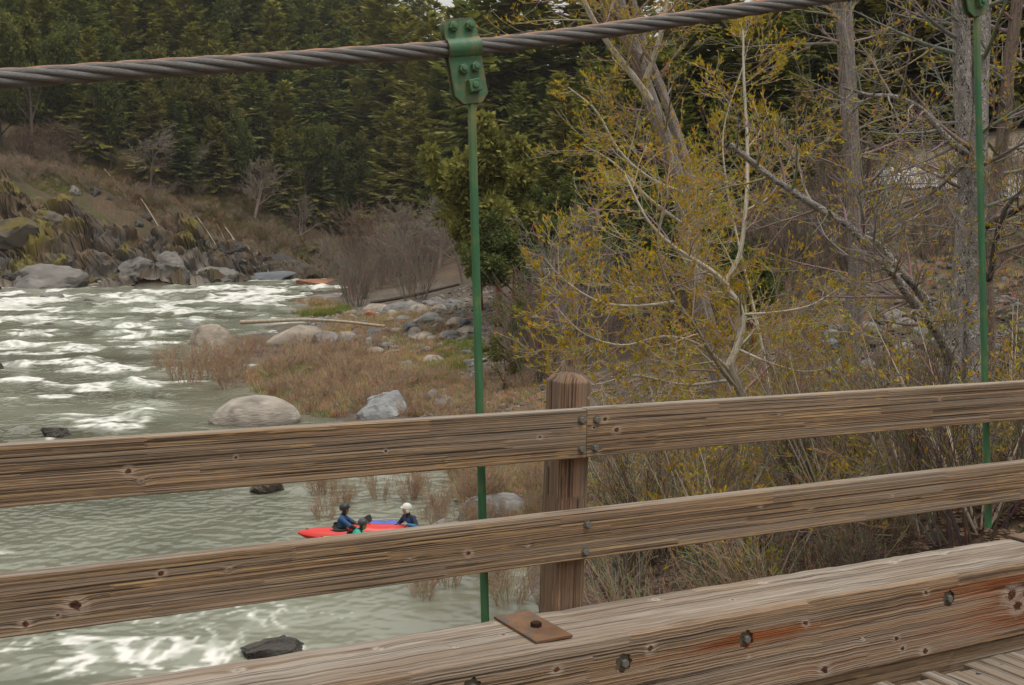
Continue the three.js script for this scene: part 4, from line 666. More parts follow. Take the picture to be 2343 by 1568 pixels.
// ------------------------------------------------------------ driftwood
const logMat = (c) => std({ color: new THREE.Color().setRGB(...c), map: texture(128, 512, (i, j) => { const v = 0.75 + 0.5 * (noiseB[((j >> 2) % 512) * 512 + i * 3 % 512] - 0.5) + 0.35 * (noiseFine[(j % 512) * 512 + i] - 0.5); return [v, v, v]; }), bumpMap: greyTex(noiseB, 512), bumpScale: 0.02 });
function log(name, pts, r0, r1, mat, label, group) { const gb = new GB(), cv = new THREE.CatmullRomCurve3(pts), n = 18, P = cv.getPoints(n), R = P.map((_, k) => mix(r0, r1, k / n) * (1 + 0.12 * n2(k * 0.7, r0 * 50, 3))); gb.tube(P, R, 9, [1, 1, 1], true); const s = P[0].clone().addScaledVector(P[0].clone().sub(P[1]).normalize(), 0.001); gb.tube([P[0], s], [R[0], 0.002], 9); return tag(mesh(name, gb.geo(), mat), label, 'log', group); }
const paleLog = logMat([0.52, 0.42, 0.31]), darkLog = logMat([0.13, 0.10, 0.08]);
log('driftwood_log', [at(550, 738, 79.5), at(620, 735, 79), at(700, 732, 78.5), at(780, 736, 78), at(880, 747, 77)], 0.15, 0.09, paleLog, 'long pale driftwood log lying across the boulders');
log('driftwood_log', [onGround(850, 118).add(V(0, 0.3, 0)), onGround(940, 116).add(V(0, 0.5, 0)), onGround(1050, 113).add(V(0, 0.7, 0))], 0.22, 0.14, darkLog, 'dark fallen trunk behind the stony bar');
log('driftwood_log', [onGround(1035, 84).add(V(0, 0.25, 0)), onGround(1080, 82).add(V(0, 0.5, 0)), onGround(1150, 79).add(V(0, 0.8, 0))], 0.08, 0.05, logMat([0.30, 0.25, 0.2]), 'thin grey dead branch lying beside the green rod');
log('driftwood_log', [at(545, 588, 199), at(610, 604, 197), at(655, 630, 194)], 0.26, 0.14, paleLog, 'pale log propped on the far waterline rocks');
{ const rnd = rngOf(31); for (const [u, v] of [[455, 465], [478, 470], [500, 520], [520, 500], [560, 510], [250, 580], [590, 540], [620, 560], [330, 540]]) { const d = 208 - rnd() * 8, a = onGround(u, d), b = onGround(u + 30 + rnd() * 25, d - 7 - rnd() * 3); log('fallen_pole', [a.add(V(0, 0.5, 0)), a.clone().lerp(b, 0.5).add(V(0, 0.4, 0)), b.add(V(0, 0.4, 0))], 0.10, 0.06, paleLog, 'thin pale dead pole lying down the far slope', 'fallen poles on the far slope'); } }

// ------------------------------------------------------------ kayaks, paddles, paddlers
function hullGeo(L, Wd, H) {
  const n = 44, k = 22, P = [], T = [], I = [];
  for (let i = 0; i <= n; i++) {
    const s = i / n * 2 - 1, w = Wd / 2 * Math.pow(Math.max(0, 1 - Math.pow(Math.abs(s), 2.6)), 0.62) + 0.012, keel = -0.10 + 0.30 * Math.pow(Math.abs(s), 2.8), deck = keel + (H * (1 - 0.55 * Math.pow(Math.abs(s), 2.2))) * (1 - 0.75 * Math.pow(Math.abs(s), 8)) + 0.06 * Math.exp(-Math.pow((s - 0.25) / 0.2, 2));
    for (let j = 0; j <= k; j++) { const a = j / k * Math.PI * 2, ca = Math.cos(a), sa = Math.sin(a), cx = Math.sign(ca) * Math.pow(Math.abs(ca), 0.75), sy = Math.sign(sa) * Math.pow(Math.abs(sa), 0.85); P.push(s * L / 2, (keel + deck) / 2 + sy * (deck - keel) / 2, cx * w * (sy > 0 ? 1 - 0.25 * sy : 1 - 0.12 * -sy)); T.push(i / n, j / k); }
  }
  for (let i = 0; i < n; i++) for (let j = 0; j < k; j++) { const a = i * (k + 1) + j, b = a + k + 1; I.push(a, a + 1, b, b, a + 1, b + 1); }
  const g = new THREE.BufferGeometry(); g.setAttribute('position', new THREE.Float32BufferAttribute(P, 3)); g.setAttribute('uv', new THREE.Float32BufferAttribute(T, 2)); g.setIndex(I); g.computeVertexNormals(); return g;
}
const plastic = (c) => std({ color: new THREE.Color().setRGB(...c), roughness: 0.38, bumpMap: greyTex(noiseB, 512, 2), bumpScale: 0.0008 });
const black = std({ color: new THREE.Color().setRGB(0.012, 0.012, 0.014), roughness: 0.6 });
function kayak(color, L, p, turn, seat, label) {
  const k = thing('kayak', label, 'kayak', null); k.position.copy(p); k.rotation.y = turn;
  mesh('hull', hullGeo(L, 0.64, 0.43), plastic(color), k);
  const rim = new THREE.TorusGeometry(0.25, 0.02, 8, 28); rim.rotateX(Math.PI / 2); rim.scale(1.35, 1, 0.92); rim.translate(seat, 0.285, 0); mesh('cockpit_rim', rim, black, k);
  const sk = new THREE.LatheGeometry([[0.27, 0], [0.24, 0.02], [0.17, 0.05], [0.15, 0.12], [0.145, 0.16]].map((q) => new THREE.Vector2(...q)), 24); sk.scale(1.3, 1, 0.9); sk.translate(seat, 0.275, 0); mesh('spray_skirt', sk, black, k);
  for (const s of [-0.82, 0.82]) { const h = new THREE.TorusGeometry(0.05, 0.008, 6, 12, Math.PI); h.rotateY(0.2); h.translate(s * L / 2, 0.27, 0); mesh('grab_handle', h, black, k); }
  return k;
}
const kz1 = -28.62, kayakRed = kayak([0.66, 0.030, 0.022], 2.75, V(-4.12, 0.05, kz1), 0.20, -0.28, 'red plastic kayak with white side marking, carrying a paddler in a black helmet');
{ // white marking on the side of the red hull
  const w = std({ color: new THREE.Color().setRGB(0.8, 0.78, 0.75), roughness: 0.5 }), gs = [];
  for (const [x, y, sx, sy, sl] of [[0.34, 0.115, 0.022, 0.10, 0.2], [0.375, 0.115, 0.022, 0.10, -0.1], [0.45, 0.11, 0.03, 0.09, 0.5], [0.50, 0.13, 0.03, 0.12, -0.5], [0.50, 0.085, 0.13, 0.025, 0], [0.42, 0.07, 0.10, 0.02, 0.1]]) { const g = new THREE.BoxGeometry(sx, sy, 0.012); g.applyMatrix4(new THREE.Matrix4().makeShear(0, 0, sl, 0, 0, 0)); g.rotateX(-0.1); g.translate(x, y, 0.288 - Math.pow(x / 1.375, 2) * 0.11); gs.push(g); }
  mesh('marking', mergeGeometries(gs.map((g) => g.toNonIndexed ? g : g)), w, kayakRed);
}
const kayakBlue = kayak([0.075, 0.13, 0.50], 2.3, V(-2.95, -0.10, -29.45), Math.PI - 0.5, -0.32, 'blue kayak behind the red one, with a paddler in a white helmet');
mesh('stern_patch', (() => { const g = new THREE.SphereGeometry(0.16, 16, 10); g.scale(1.5, 0.5, 0.9); g.translate(-0.95, 0.19, 0); return g; })(), plastic([0.55, 0.10, 0.22]), kayakBlue);
const kayakGreen = kayak([0.36, 0.72, 0.03], 2.6, V(-3.68, 0.02, -27.75), 0.03, -0.25, 'lime green kayak half hidden by the lower rail');

function tapered(p, a, ra, b, rb) { const ab = b.clone().sub(a), h = clamp(p.clone().sub(a).dot(ab) / ab.lengthSq()); return p.distanceTo(a.clone().addScaledVector(ab, h)) - mix(ra, rb, h); }
function bodyMesh(bones, c, half, res) { // bones: [a, ra, b, rb, colour]; one continuous skin from the joined bones
  const mc = new MarchingCubes(res, new THREE.MeshStandardMaterial(), false, false, 120000), F = mc.field, p = V(); mc.isolation = 0;
  const B = bones.map((b) => { const ab = b[2].clone().sub(b[0]); return { ax: b[0].x, ay: b[0].y, az: b[0].z, x: ab.x, y: ab.y, z: ab.z, l: ab.lengthSq() || 1e-9, ra: b[1], rb: b[3], c: b[4] }; });
  const dist = (x, y, z, b) => { const px = x - b.ax, py = y - b.ay, pz = z - b.az, h = clamp((px * b.x + py * b.y + pz * b.z) / b.l); return Math.hypot(px - b.x * h, py - b.y * h, pz - b.z * h) - mix(b.ra, b.rb, h); };
  for (let k = 0; k < res; k++) for (let j = 0; j < res; j++) for (let i = 0; i < res; i++) {
    const x = c.x + (i / res * 2 - 1) * half, y = c.y + (j / res * 2 - 1) * half, z = c.z + (k / res * 2 - 1) * half; let d = 9; const K = 0.035;
    for (const b of B) { const e = dist(x, y, z, b), h = clamp(0.5 + 0.5 * (d - e) / K); d = mix(d, e, h) - K * h * (1 - h); }
    F[i + j * res + k * res * res] = -d;
  }
  mc.update(); const n = mc.count, P = mc.positionArray.slice(0, n * 3), N = mc.normalArray.slice(0, n * 3), C = new Float32Array(n * 3);
  for (let k = 0; k < n; k++) {
    const x = P[k * 3] = P[k * 3] * half + c.x, y = P[k * 3 + 1] = P[k * 3 + 1] * half + c.y, z = P[k * 3 + 2] = P[k * 3 + 2] * half + c.z; let bd = 9, bc = null;
    for (const b of B) { const e = dist(x, y, z, b); if (e < bd) { bd = e; bc = b.c; } } C.set(bc, k * 3);
  }
  const g = new THREE.BufferGeometry(); g.setAttribute('position', new THREE.BufferAttribute(P, 3)); g.setAttribute('normal', new THREE.BufferAttribute(N, 3)); g.setAttribute('color', new THREE.BufferAttribute(C, 3));
  return g;
}
function handGeo(wrist, dir, up, skin) { // palm, four bent fingers, thumb at the side
  const gb = new GB(true), s = dir.clone().cross(up).normalize(), p = (f, u, q) => wrist.clone().addScaledVector(dir, f).addScaledVector(up, u).addScaledVector(s, q);
  gb.tube([p(-0.03, 0, 0), p(0.0, 0, 0), p(0.05, 0, 0), p(0.085, 0.0, 0)], [0.026, 0.03, 0.036, 0.03], 8, skin, true);
  [[-0.028, 0.07], [-0.009, 0.082], [0.010, 0.076], [0.028, 0.058]].forEach(([q, l]) => gb.tube([p(0.075, 0, q), p(0.075 + l * 0.45, -0.004, q * 1.05), p(0.075 + l * 0.75, -0.022, q * 1.05), p(0.075 + l * 0.85, -0.045, q)], [0.0095, 0.009, 0.0085, 0.006], 6, skin, true));
  gb.tube([p(0.02, -0.005, -0.03), p(0.045, -0.02, -0.055), p(0.075, -0.03, -0.058)], [0.012, 0.0105, 0.007], 6, skin, true); return gb.geo();
}
const skinMat = std({ vertexColors: true, roughness: 0.7 });
const SKIN = [0.36, 0.17, 0.11], SKIN2 = [0.50, 0.27, 0.20];
function paddler(o) { // local: x = facing direction of the hips, y up, z to the paddler's right side
  const g = thing('person', o.label, 'person'); g.position.copy(o.pos); g.rotation.y = o.turn; if (o.scale) g.scale.setScalar(o.scale);
  const lean = o.lean || 0, R = (x, y, z) => { const c = Math.cos(lean), s = Math.sin(lean); return V(x * c + (y - 0.1) * s, 0.1 + (y - 0.1) * c - x * s, z); };
  const J = o.jacket, K = o.vest, head = R(0.05, 0.745, 0).add(o.headShift || V(0, 0, 0)), f = V(Math.cos(o.look), -0.12, -Math.sin(o.look)).normalize(), bones = [];
  bones.push([R(0, 0.02, -0.05), 0.14, R(0, 0.02, 0.05), 0.14, [0.015, 0.015, 0.018]], [R(0, 0.10, -0.04), 0.125, R(0.01, 0.26, -0.05), 0.12, K], [R(0, 0.10, 0.04), 0.125, R(0.01, 0.26, 0.05), 0.12, K], [R(0.01, 0.27, -0.06), 0.125, R(0.02, 0.44, -0.075), 0.115, K], [R(0.01, 0.27, 0.06), 0.125, R(0.02, 0.44, 0.075), 0.115, K],
    [R(0.02, 0.52, -0.15), 0.07, R(0.02, 0.52, 0.15), 0.07, J], [R(0.02, 0.54, 0), 0.065, head.clone().add(V(-0.01, -0.10, 0)), 0.052, o.neck], [V(0.25, 0.05, -0.10).applyAxisAngle(V(0, 1, 0), 0), 0.075, R(0, 0.03, -0.08), 0.10, [0.015, 0.015, 0.018]], [V(0.25, 0.05, 0.10), 0.075, R(0, 0.03, 0.08), 0.10, [0.015, 0.015, 0.018]],
    [head.clone().add(V(0, 0.02, 0)), 0.092, head.clone().add(V(0, -0.02, 0)).addScaledVector(f, 0.012), 0.085, o.skin], [head.clone().addScaledVector(f, 0.035).add(V(0, -0.055, 0)), 0.058, head.clone().addScaledVector(f, 0.05).add(V(0, -0.085, 0)), 0.042, o.skin], [head.clone().addScaledVector(f, 0.09).add(V(0, 0.0, 0)), 0.012, head.clone().addScaledVector(f, 0.108).add(V(0, -0.032, 0)), 0.016, o.skin]);
  const hands = [];
  for (const [s, el, wr, cuff] of o.arms) { const sh = R(0.02, 0.515, s * 0.17); bones.push([sh, 0.068, el, 0.052, J], [el, 0.053, wr, 0.038, cuff || J]); const d = wr.clone().sub(el).normalize(); hands.push(handGeo(wr.clone().addScaledVector(d, 0.02), d, V(0, 1, 0).addScaledVector(d, -d.y).normalize(), o.skin)); }
  const bg = bodyMesh(bones, V(0.1, 0.40, 0), 0.66, 84), strip = (q) => { const c = new THREE.BufferGeometry(); for (const a of ['position', 'normal', 'color']) c.setAttribute(a, q.attributes[a]); if (q.index) c.setIndex(q.index); return q.index ? c.toNonIndexed() : c; };
  mesh('body', mergeGeometries([strip(bg), ...hands.map(strip)]), skinMat, g);
  const side = V(0, 1, 0).cross(f).normalize(), eye = (k) => { const q = new THREE.SphereGeometry(0.011, 8, 6); const p = head.clone().addScaledVector(f, 0.089).addScaledVector(side, k * 0.032).add(V(0, 0.008, 0)); q.translate(p.x, p.y, p.z); return q; };
  mesh('eye', eye(1), black, g); mesh('eye', eye(-1), black, g);
  { const q = new THREE.BoxGeometry(0.006, 0.007, 0.04); q.rotateY(o.look); const p = head.clone().addScaledVector(f, 0.1).add(V(0, -0.065, 0)); q.translate(p.x, p.y, p.z); mesh('mouth', q, std({ color: new THREE.Color().setRGB(0.2, 0.05, 0.04) }), g); }
  // helmet: a shell open at the face, with ear covers and a small visor
  const hm = std({ color: new THREE.Color().setRGB(...o.helmet), roughness: 0.45 }), hp = []; for (let k = 0; k <= 12; k++) { const a = k / 12 * Math.PI * 0.60; hp.push(new THREE.Vector2(0.118 * Math.sin(a), 0.118 * Math.cos(a))); } hp.push(new THREE.Vector2(0.104, -0.035));
  const hg = new THREE.LatheGeometry(hp, 28); hg.scale(1.12, 1.05, 0.96); hg.rotateZ(0.22); hg.rotateY(o.look); hg.translate(head.x, head.y + 0.035, head.z); const hel = mesh('helmet', hg, hm, g); hm.side = THREE.DoubleSide;
  const vs = new THREE.CylinderGeometry(0.124, 0.128, 0.012, 24, 1, false, Math.PI / 2 - 0.9, 1.8); vs.scale(1.3, 1, 1); vs.rotateZ(0.05); vs.rotateY(o.look); vs.translate(head.x, head.y + 0.045, head.z); mesh('visor', vs, hm, hel);
  for (const s of [-1, 1]) { const e = new THREE.SphereGeometry(0.045, 12, 10); e.scale(1, 1.3, 0.45); e.translate(0, -0.035, s * 0.092); e.rotateY(o.look); e.translate(head.x, head.y, head.z); mesh('ear_cover', e, o.earDark ? black : hm, hel); }
  if (o.strap) { const st = new THREE.TorusGeometry(0.155, 0.016, 8, 26); st.rotateX(Math.PI / 2); st.scale(0.92, 1, 1.28); st.translate(0.012, 0.30, 0); st.rotateZ(-lean); mesh('vest_strap', st, std({ color: new THREE.Color().setRGB(...o.strap), roughness: 0.8 }), g); }
  if (o.emblem) { const e = new THREE.CylinderGeometry(0.085, 0.085, 0.02, 24); e.rotateZ(Math.PI / 2); e.translate(0.155, 0.33, 0.02); const em = mesh('chest_panel', e, std({ color: new THREE.Color().setRGB(...o.emblem), roughness: 0.8 }), g); const r2 = new THREE.TorusGeometry(0.085, 0.012, 8, 24); r2.rotateY(Math.PI / 2); r2.translate(0.162, 0.33, 0.02); mesh('piping', r2, std({ color: new THREE.Color().setRGB(0.35, 0.38, 0.40) }), em); }
  return g;
}
paddler({ label: 'paddler in a blue jacket and black helmet seated in the red kayak', pos: V(-4.42, 0.10, kz1 + 0.03), turn: 0, scale: 1.0, look: 0.15, lean: 0.10, jacket: [0.018, 0.075, 0.21], vest: [0.018, 0.055, 0.14], neck: [0.014, 0.014, 0.016], skin: SKIN, helmet: [0.028, 0.028, 0.030], earDark: true, strap: [0.012, 0.012, 0.014],
  arms: [[1, V(0.30, 0.34, 0.24), V(0.50, 0.22, 0.10), [0.02, 0.02, 0.022]], [-1, V(0.28, 0.34, -0.24), V(0.50, 0.22, -0.10), [0.02, 0.02, 0.022]]] });
paddler({ label: 'paddler in a white helmet and navy jacket leaning out of the blue kayak', pos: V(-2.66, -0.07, -29.25), turn: Math.PI + 0.75, look: -0.5, lean: 0.08, headShift: V(0.02, 0, 0), scale: 1.04, jacket: [0.012, 0.02, 0.045], vest: [0.018, 0.05, 0.16], neck: [0.015, 0.017, 0.025], skin: SKIN2, helmet: [0.72, 0.70, 0.66], emblem: [0.012, 0.035, 0.20], strap: [0.45, 0.07, 0.04],
  arms: [[1, V(0.16, 0.30, 0.30), V(0.30, 0.17, 0.14), [0.03, 0.17, 0.33]], [-1, V(0.08, 0.34, -0.36), V(0.26, 0.40, -0.20), [0.03, 0.17, 0.33]]] });
paddler({ label: 'paddler in a teal jacket and grey helmet crouched in the green kayak', pos: V(-4.03, 0.0, -27.75), turn: 0.1, look: -0.35, lean: 0.42, scale: 0.96, jacket: [0.03, 0.42, 0.30], vest: [0.02, 0.30, 0.22], neck: [0.015, 0.015, 0.016], skin: SKIN, helmet: [0.05, 0.05, 0.055], earDark: true, strap: [0.35, 0.03, 0.02],
  arms: [[1, V(0.40, 0.30, 0.24), V(0.52, 0.20, 0.06)], [-1, V(0.42, 0.30, -0.24), V(0.54, 0.22, -0.06)]] });
function paddle(a, b, blade, label) { // shaft with two spoon blades, feathered
  const g = thing('paddle', label, 'paddle'), d = b.clone().sub(a), L = d.length(); g.position.copy(a); g.quaternion.setFromUnitVectors(V(1, 0, 0), d.normalize());
  const gb = new GB(); gb.tube([V(0, 0, 0), V(L, 0, 0)], [0.016, 0.016], 10, null, true); mesh('shaft', gb.geo(), black, g);
  for (const e of [0, 1]) { const s = new THREE.Shape(); s.moveTo(0, -0.018); s.bezierCurveTo(0.1, -0.06, 0.2, -0.11, 0.36, -0.10); s.bezierCurveTo(0.44, -0.08, 0.46, 0.03, 0.42, 0.09); s.bezierCurveTo(0.3, 0.11, 0.12, 0.06, 0, 0.018); const q = new THREE.ExtrudeGeometry(s, { depth: 0.008, bevelEnabled: true, bevelSize: 0.004, bevelThickness: 0.004, bevelSegments: 2 }); if (e) q.translate(L, 0, 0); else { q.rotateZ(Math.PI); q.rotateX(0.6); } mesh('blade', q, std({ color: new THREE.Color().setRGB(...blade), roughness: 0.5 }), g); }
}
paddle(at(783, 1219, 29.0), at(815, 1202, 29.15), [0.045, 0.045, 0.05], 'black paddle standing behind the paddler in the blue jacket');
paddle(at(940, 1224, 29.0), at(985, 1207, 29.2), [0.5, 0.5, 0.5], 'paddle with pale blades beside the white-helmeted paddler');

// ------------------------------------------------------------ vegetation
const leafMat = new THREE.MeshPhysicalMaterial({ vertexColors: true, roughness: 0.95, side: THREE.DoubleSide, transmission: 0.35, thickness: 0, specularIntensity: 0.25 });
const barkTex = (() => { // furrowed bark
  const h = (i, j) => clamp(0.5 + 1.1 * (noiseB[((j >> 2) % 512) * 512 + (i * 2) % 512] - 0.5) + 0.8 * (noiseFine[((j >> 1) % 512) * 512 + i] - 0.5));
  return { map: texture(512, 512, (i, j) => { const v = 0.35 + 0.95 * h(i, j); return [v, v * 0.985, v * 0.96]; }), bumpMap: texture(512, 512, (i, j) => { const v = h(i, j); return [v, v, v]; }, false) };
})();
const bark = (c, bump = 0.02) => std({ ...barkTex, color: new THREE.Color().setRGB(...c), bumpScale: bump });
const lichenBark = std({ map: texture(512, 512, (i, j) => { const a = noiseB[j * 512 + i], f = noiseFine[j * 512 + i], g = noiseA[j * 512 + i]; let c = mixC([0.16, 0.142, 0.126], [0.33, 0.30, 0.275], clamp(a * 1.4 - 0.2)); c = mixC(c, [0.48, 0.46, 0.41], sstep(0.58, 0.66, f * 0.55 + g * 0.5)); return mixC(c, [0.03, 0.025, 0.022], sstep(0.60, 0.68, 1 - (f * 0.5 + a * 0.5))); }), bumpMap: greyTex(noiseFine, 512), bumpScale: 0.02 });
const twigCol = { pale: [0.40, 0.34, 0.27], grey: [0.22, 0.185, 0.155], brown: [0.19, 0.125, 0.085], orange: [0.38, 0.265, 0.17], dark: [0.07, 0.055, 0.045] };
const twigMat = std({ vertexColors: true, roughness: 0.9 });

const rv = (rnd) => V(rnd() * 2 - 1, rnd() * 2 - 1, rnd() * 2 - 1);
// a branch that wanders and forks; o.lv[l] = { n, len, ang, seg, side, up, wig, from }
function grow(gb, p0, dir, len, r, l, o, rnd, tips) {
  const L = o.lv[l], pts = [p0.clone()], rad = [r], d = dir.clone(), p = p0.clone(), ds = [d.clone()];
  for (let k = 1; k <= L.seg; k++) { d.addScaledVector(rv(rnd), L.wig).add(V(0, L.up * (0.4 + k / L.seg), 0)).normalize(); p.addScaledVector(d, len / L.seg * (0.8 + 0.4 * rnd())); pts.push(p.clone()); rad.push(Math.max(o.rmin, r * (1 - 0.8 * k / L.seg))); ds.push(d.clone()); }
  const c = o.col(l, rnd); gb.tube(pts, rad, L.side, c);
  if (L.tips && tips) for (let k = 1; k <= L.seg; k++) if (rnd() < L.tips || k === L.seg) tips.push([pts[k], ds[k]]);
  if (l + 1 < o.lv.length) for (let k = 0; k < L.n; k++) {
    const t = mix(L.from, 0.98, (k + rnd()) / L.n) * L.seg, a = Math.min(L.seg - 1, Math.floor(t)), q = pts[a].clone().lerp(pts[a + 1], t - a), base = ds[a + 1];
    const side = rv(rnd).cross(base).normalize(), nd = base.clone().multiplyScalar(Math.cos(L.ang)).addScaledVector(side, Math.sin(L.ang) * (0.7 + 0.6 * rnd())); if (L.flat) nd.y *= L.flat; nd.normalize();
    grow(gb, q, nd, len * L.len * (0.6 + 0.8 * rnd()) * (1 - 0.35 * t / L.seg), Math.max(o.rmin, rad[a] * 0.55), l + 1, o, rnd, tips);
  }
}
// ---- conifers
const coniferTones = [[[0.098, 0.122, 0.024], [0.255, 0.262, 0.046]], [[0.122, 0.130, 0.022], [0.310, 0.285, 0.048]], [[0.072, 0.110, 0.025], [0.190, 0.240, 0.048]], [[0.130, 0.128, 0.034], [0.310, 0.270, 0.062]]];
function coniferGeo(seed, R, tone, droop, dense) { // height 1; radius R of the height
  const rnd = rngOf(seed), gb = new GB(true), tr = new GB(true), T = coniferTones[tone]; let az = 0;
  tr.tube([V(0, -0.03, 0), V(0, 0.2, 0), V(0.004, 0.6, 0.003), V(0, 1, 0)], [0.013, 0.011, 0.006, 0.0012], 7, [0.12, 0.09, 0.07]);
  const from = 0.06 + 0.10 * rnd();
  for (let y = from; y < 0.985; y += 0.021 + 0.012 * rnd()) {
    const t = (y - from) / (1 - from), prof = Math.pow(1 - t, 0.80) * (0.55 + 0.45 * sstep(0, 0.18, t)), nb = Math.round(mix(7, 4, t) * dense);
    for (let b = 0; b < nb; b++) {
      az += 1.6 + 2.0 * rnd(); const L = R * prof * (0.40 + 0.80 * rnd()) + 0.008, e0 = mix(-0.12, 0.65, t) - droop * (1 - t) + 0.5 * (rnd() - 0.5), out = V(Math.cos(az), 0, Math.sin(az)), sd = V(-out.z, 0, out.x);
      const n = Math.max(3, Math.round(L / 0.020)); let p = V(0, y, 0); const tint = 0.25 + 0.75 * rnd(), P = [p.clone()];
      for (let k = 1; k <= n; k++) {
        const q = k / n, el = e0 + 0.42 * q * q * (droop + 0.4), dir = out.clone().multiplyScalar(Math.cos(el)).add(V(0, Math.sin(el), 0)); p = p.clone().addScaledVector(dir, L / n).addScaledVector(rv(rnd), 0.004); P.push(p);
        if (q < 0.12) continue;
        for (const s of [-1, 1]) { const w = (0.044 + 0.028 * rnd()) * (1.15 - 0.5 * q), dd = dir.clone().multiplyScalar(0.55 + 0.3 * rnd()).addScaledVector(sd, s * (0.75 - 0.35 * q)).add(V(0, -0.28 * rnd() - 0.05, 0)).normalize(), sv = dd.clone().cross(V(rnd() - 0.5, 1, rnd() - 0.5)).normalize(); gb.kite(p, dd, sv, w, w * (0.42 + 0.3 * rnd()), mixC(T[0], T[1], clamp(tint * 0.7 + 0.45 * (rnd() - 0.3)))); }
      }
      if (b % 2 === 0) tr.tube([P[0], P[Math.floor(n / 2)], P[n]], [0.0028 * (1 - t) + 0.0006, 0.0014, 0.0004], 3, [0.10, 0.075, 0.06]);
    }
  }
  return { crown: gb.geo(), trunk: tr.geo() };
}
function roundTreeGeo(seed, T, trunkC, clumps, leaf, flat, W) { // evergreen broadleaf: limbs with leaf clumps; height 1
  const rnd = rngOf(seed), gb = new GB(true), tr = new GB(true), heads = [];
  const o = { lv: [{ n: 9, len: 0.55, ang: 0.8, seg: 8, side: 7, up: 0.02, wig: 0.10, from: 0.25 }, { n: 6, len: 0.55, ang: 0.75, seg: 5, side: 5, up: 0.06, wig: 0.16, from: 0.3, tips: 0.3 }, { n: 0, len: 0.5, ang: 0.7, seg: 4, side: 3, up: 0.05, wig: 0.2, from: 0.3, tips: 0.6 }], col: () => trunkC.map((q) => q * (0.8 + 0.4 * rnd())), rmin: 0.002 };
  grow(tr, V(0, -0.03, 0), V(0.05 * (rnd() - 0.5), 1, 0.05 * (rnd() - 0.5)), 0.82, 0.022, 0, o, rnd, heads);
  const sel = heads.filter((h) => h[0].y > 0.12); for (let k = 0; k < clumps; k++) {
    const h = sel[Math.floor(rnd() * sel.length)][0].clone(); h.x *= W; h.z *= W; const r = 0.035 + 0.035 * rnd(), tint = rnd();
    for (let q = 0; q < leaf; q++) { const d = rv(rnd).normalize(), p = h.clone().addScaledVector(V(d.x, d.y * flat, d.z), r * Math.cbrt(rnd())), dd = d.clone().add(rv(rnd).multiplyScalar(0.8)).normalize(), sv = dd.clone().cross(rv(rnd)).normalize(); gb.kite(p, dd, sv, 0.026 + 0.014 * rnd(), 0.017 + 0.008 * rnd(), mixC(T[0], T[1], clamp(tint * 0.6 + 0.5 * rnd() - 0.1))); }
  }
  const a = tr.p; for (let k = 0; k < a.length; k += 3) { const f = mix(1, W, sstep(0.1, 0.3, a[k + 1])); a[k] *= f; a[k + 2] *= f; }
  return { crown: gb.geo(), trunk: tr.geo() };
}
const barkV = std({ ...barkTex, vertexColors: true, bumpScale: 0.02 });
function treeFrom(name, g, crownName = 'crown') { const t = new THREE.Group(); t.name = name; mesh('trunk', g.trunk, barkV, t); const c = mesh(crownName, g.crown, leafMat, t); return t; }
const conifers = [[1, 0.23, 0, 0.35, 1], [2, 0.27, 1, 0.5, 1], [3, 0.21, 2, 0.3, 1.05], [4, 0.29, 3, 0.55, 0.95], [5, 0.25, 1, 0.2, 1], [6, 0.32, 0, 0.6, 0.9]].map((a) => treeFrom('conifer', coniferGeo(...a)));
const oaks = [[21, [[0.075, 0.090, 0.018], [0.19, 0.19, 0.038]], [0.10, 0.08, 0.065], 150, 46, 0.6, 1.0], [22, [[0.055, 0.076, 0.018], [0.14, 0.16, 0.036]], [0.09, 0.075, 0.06], 150, 46, 0.6, 0.85], [23, [[0.08, 0.085, 0.02], [0.20, 0.18, 0.042]], [0.10, 0.08, 0.065], 140, 46, 0.55, 1.1]].map((a) => treeFrom('evergreen_oak', roundTreeGeo(...a)));
let treeRnd = rngOf(4242);
function plant(proto, name, p, H, W, label, cat, group) { const t = copyOf(proto, label, group); used[name] === undefined ? 0 : 0; t.name = numbered(name); t.userData.category = cat; t.position.copy(p); t.scale.set(H * W, H, H * W); t.rotation.y = treeRnd() * 6.28; t.rotation.z = (treeRnd() - 0.5) * 0.05; return t; }
